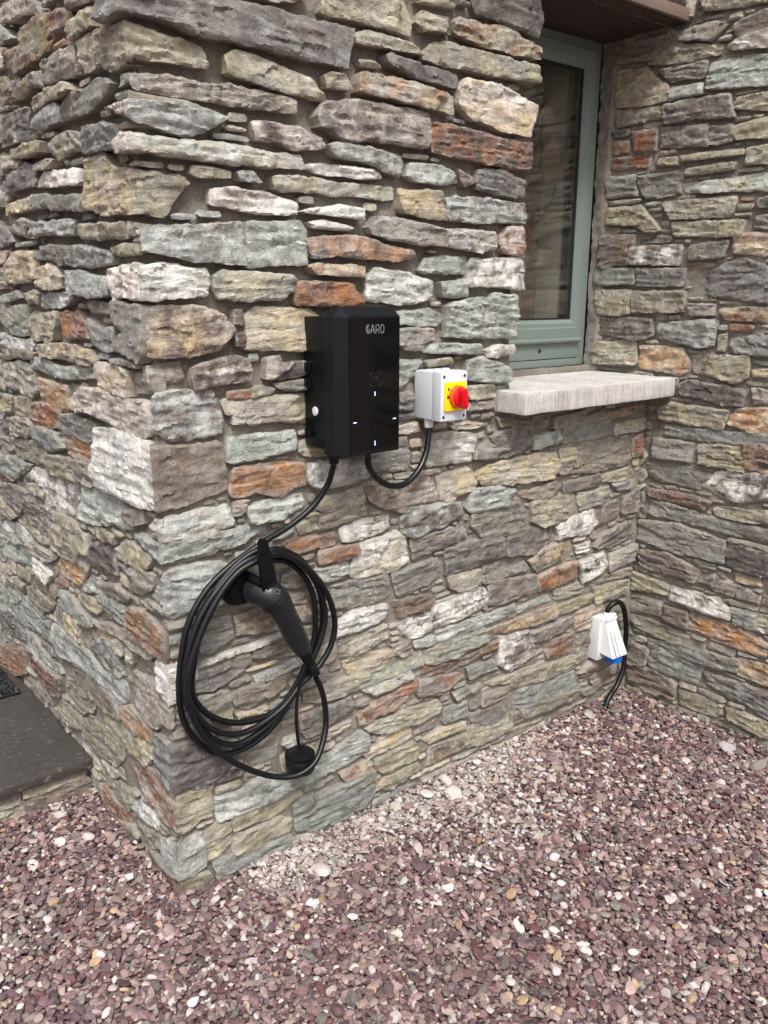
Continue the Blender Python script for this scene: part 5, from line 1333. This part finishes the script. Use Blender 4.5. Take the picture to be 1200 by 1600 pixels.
tw = NT('dark_timber'); p = tw.tc.outputs['Object']
c = tw.mix(tw.noise(tw.mapv(p, (3, 45, 45)), 1, 5, .7), (.018, .010, .008, 1), (.06, .032, .022, 1)); tw.l(c, tw.b.inputs['Base Color']); tw.b.inputs['Roughness'].default_value = .7
tw.l(tw.bump(tw.noise(tw.mapv(p, (5, 90, 90)), 1, 4), .6, .002), tw.b.inputs['Normal'])
ln_ = empty('window_lintel', (1.5, 0, 2.338), label='dark brown timber lintel over the window opening', cat='lintel')
bm = bmesh.new()
for k in range(3): box(bm, (1.02, -.012 + k * .1035, 2.338), (1.90, .0895 + k * .1035, 2.40), .003)
finish(bm, 'soffit_board', tw.m, ln_)
bm = slab_mesh((1.02, -.030, 2.341), (1.90, -.013, 2.376), .02, .003, 5, .002); finish(bm, 'front_edge', mat_plain('weathered_edge', lin((112, 94, 84)), .85, nscale=40, namp=.35), ln_)

# ------------------------------------------------------------------ slate doorstep and mat
st_ = empty('doorstep', (-.6, .62, 0), label='dark slate doorstep slab on a low stone riser at far left', cat='doorstep')
td = NT('dark_slate'); p = td.tc.outputs['Object']
c = td.mix(td.noise(p, 7, 5, .7), lin((46, 43, 41)) + (1,), lin((74, 69, 66)) + (1,)); c = td.mix(.5, c, td.ramp(td.noise(td.mapv(p, (20, 70, 20)), 1, 6, .8), .3, .7, (.3, .3, .3, 1), (.7, .7, .7, 1)), 'OVERLAY')
c = td.mix(td.math('MULTIPLY', td.ramp(td.noise(td.mapv(p, (40, 140, 60)), 1, 4, .7), .58, .68), .7), c, lin((140, 124, 116)) + (1,))
td.l(c, td.b.inputs['Base Color']); td.b.inputs['Roughness'].default_value = .55
td.l(td.bump(td.noise(td.mapv(p, (14, 40, 20)), 1, 6, .7), .8, .004), td.b.inputs['Normal'])
bm = slab_mesh((-1.7, .612, .070), (.012, 2.3, .100), .05, .003, 31); finish(bm, 'slab', td.m, st_, 40)
ac = Acc(); R_ = random.Random(3); x = -1.7
while x < -.02:
    w1 = R_.uniform(.12, .3); x2 = min(x + w1, .0); zm = R_.uniform(.022, .042)
    for z0, z1 in ((-.05, zm - .004), (zm + .004, .068)):
        seed += 1; stone(ac, 'S', R_.choice(['ok', 'om', 'mb', 'kn', 'sm']), [(x + .004, z0), (x2 - .004, z0), (x2 - .006, z1), (x + .006, z1)], 0, .008, seed)
    x = x2
ac.build('riser_stonework', M_STONE, st_)
bm = bmesh.new(); box(bm, (-1.7, .655, -.06), (.01, 2.3, .069)); finish(bm, 'riser_core', M_MORTAR, st_)
bm = bmesh.new(); R_ = random.Random(8)
box(bm, (-.95, 1.20, .1035), (-.030, 1.62, .110), .002)
for i in range(1500):
    x, y = R_.uniform(-.50, -.035), R_.uniform(1.205, 1.61); an = R_.uniform(0, 3.14); l = R_.uniform(.006, .012); d_ = Vector((math.cos(an) * l, math.sin(an) * l, 0)); c0 = Vector((x, y, .110))
    tube(bm, [c0 - d_, c0 + Vector((0, 0, R_.uniform(.006, .012))), c0 + d_], .0028, 5)
prop(finish(bm, 'door_mat', mat_plain('mat_rubber', (.010, .010, .011), .6), None, 60), label='black looped door mat lying on the slate doorstep', cat='door mat')

bm = bmesh.new()
tube(bm, spline([(1.25, -.06, .012), (1.32, -.085, .020), (1.40, -.105, .017), (1.45, -.13, .012)], .01), .0016, 6)
prop(finish(bm, 'dry_stalk', mat_plain('straw', lin((170, 150, 120)), .8), None, 60), label='thin dry stalk lying on the gravel near the socket', cat='twig')
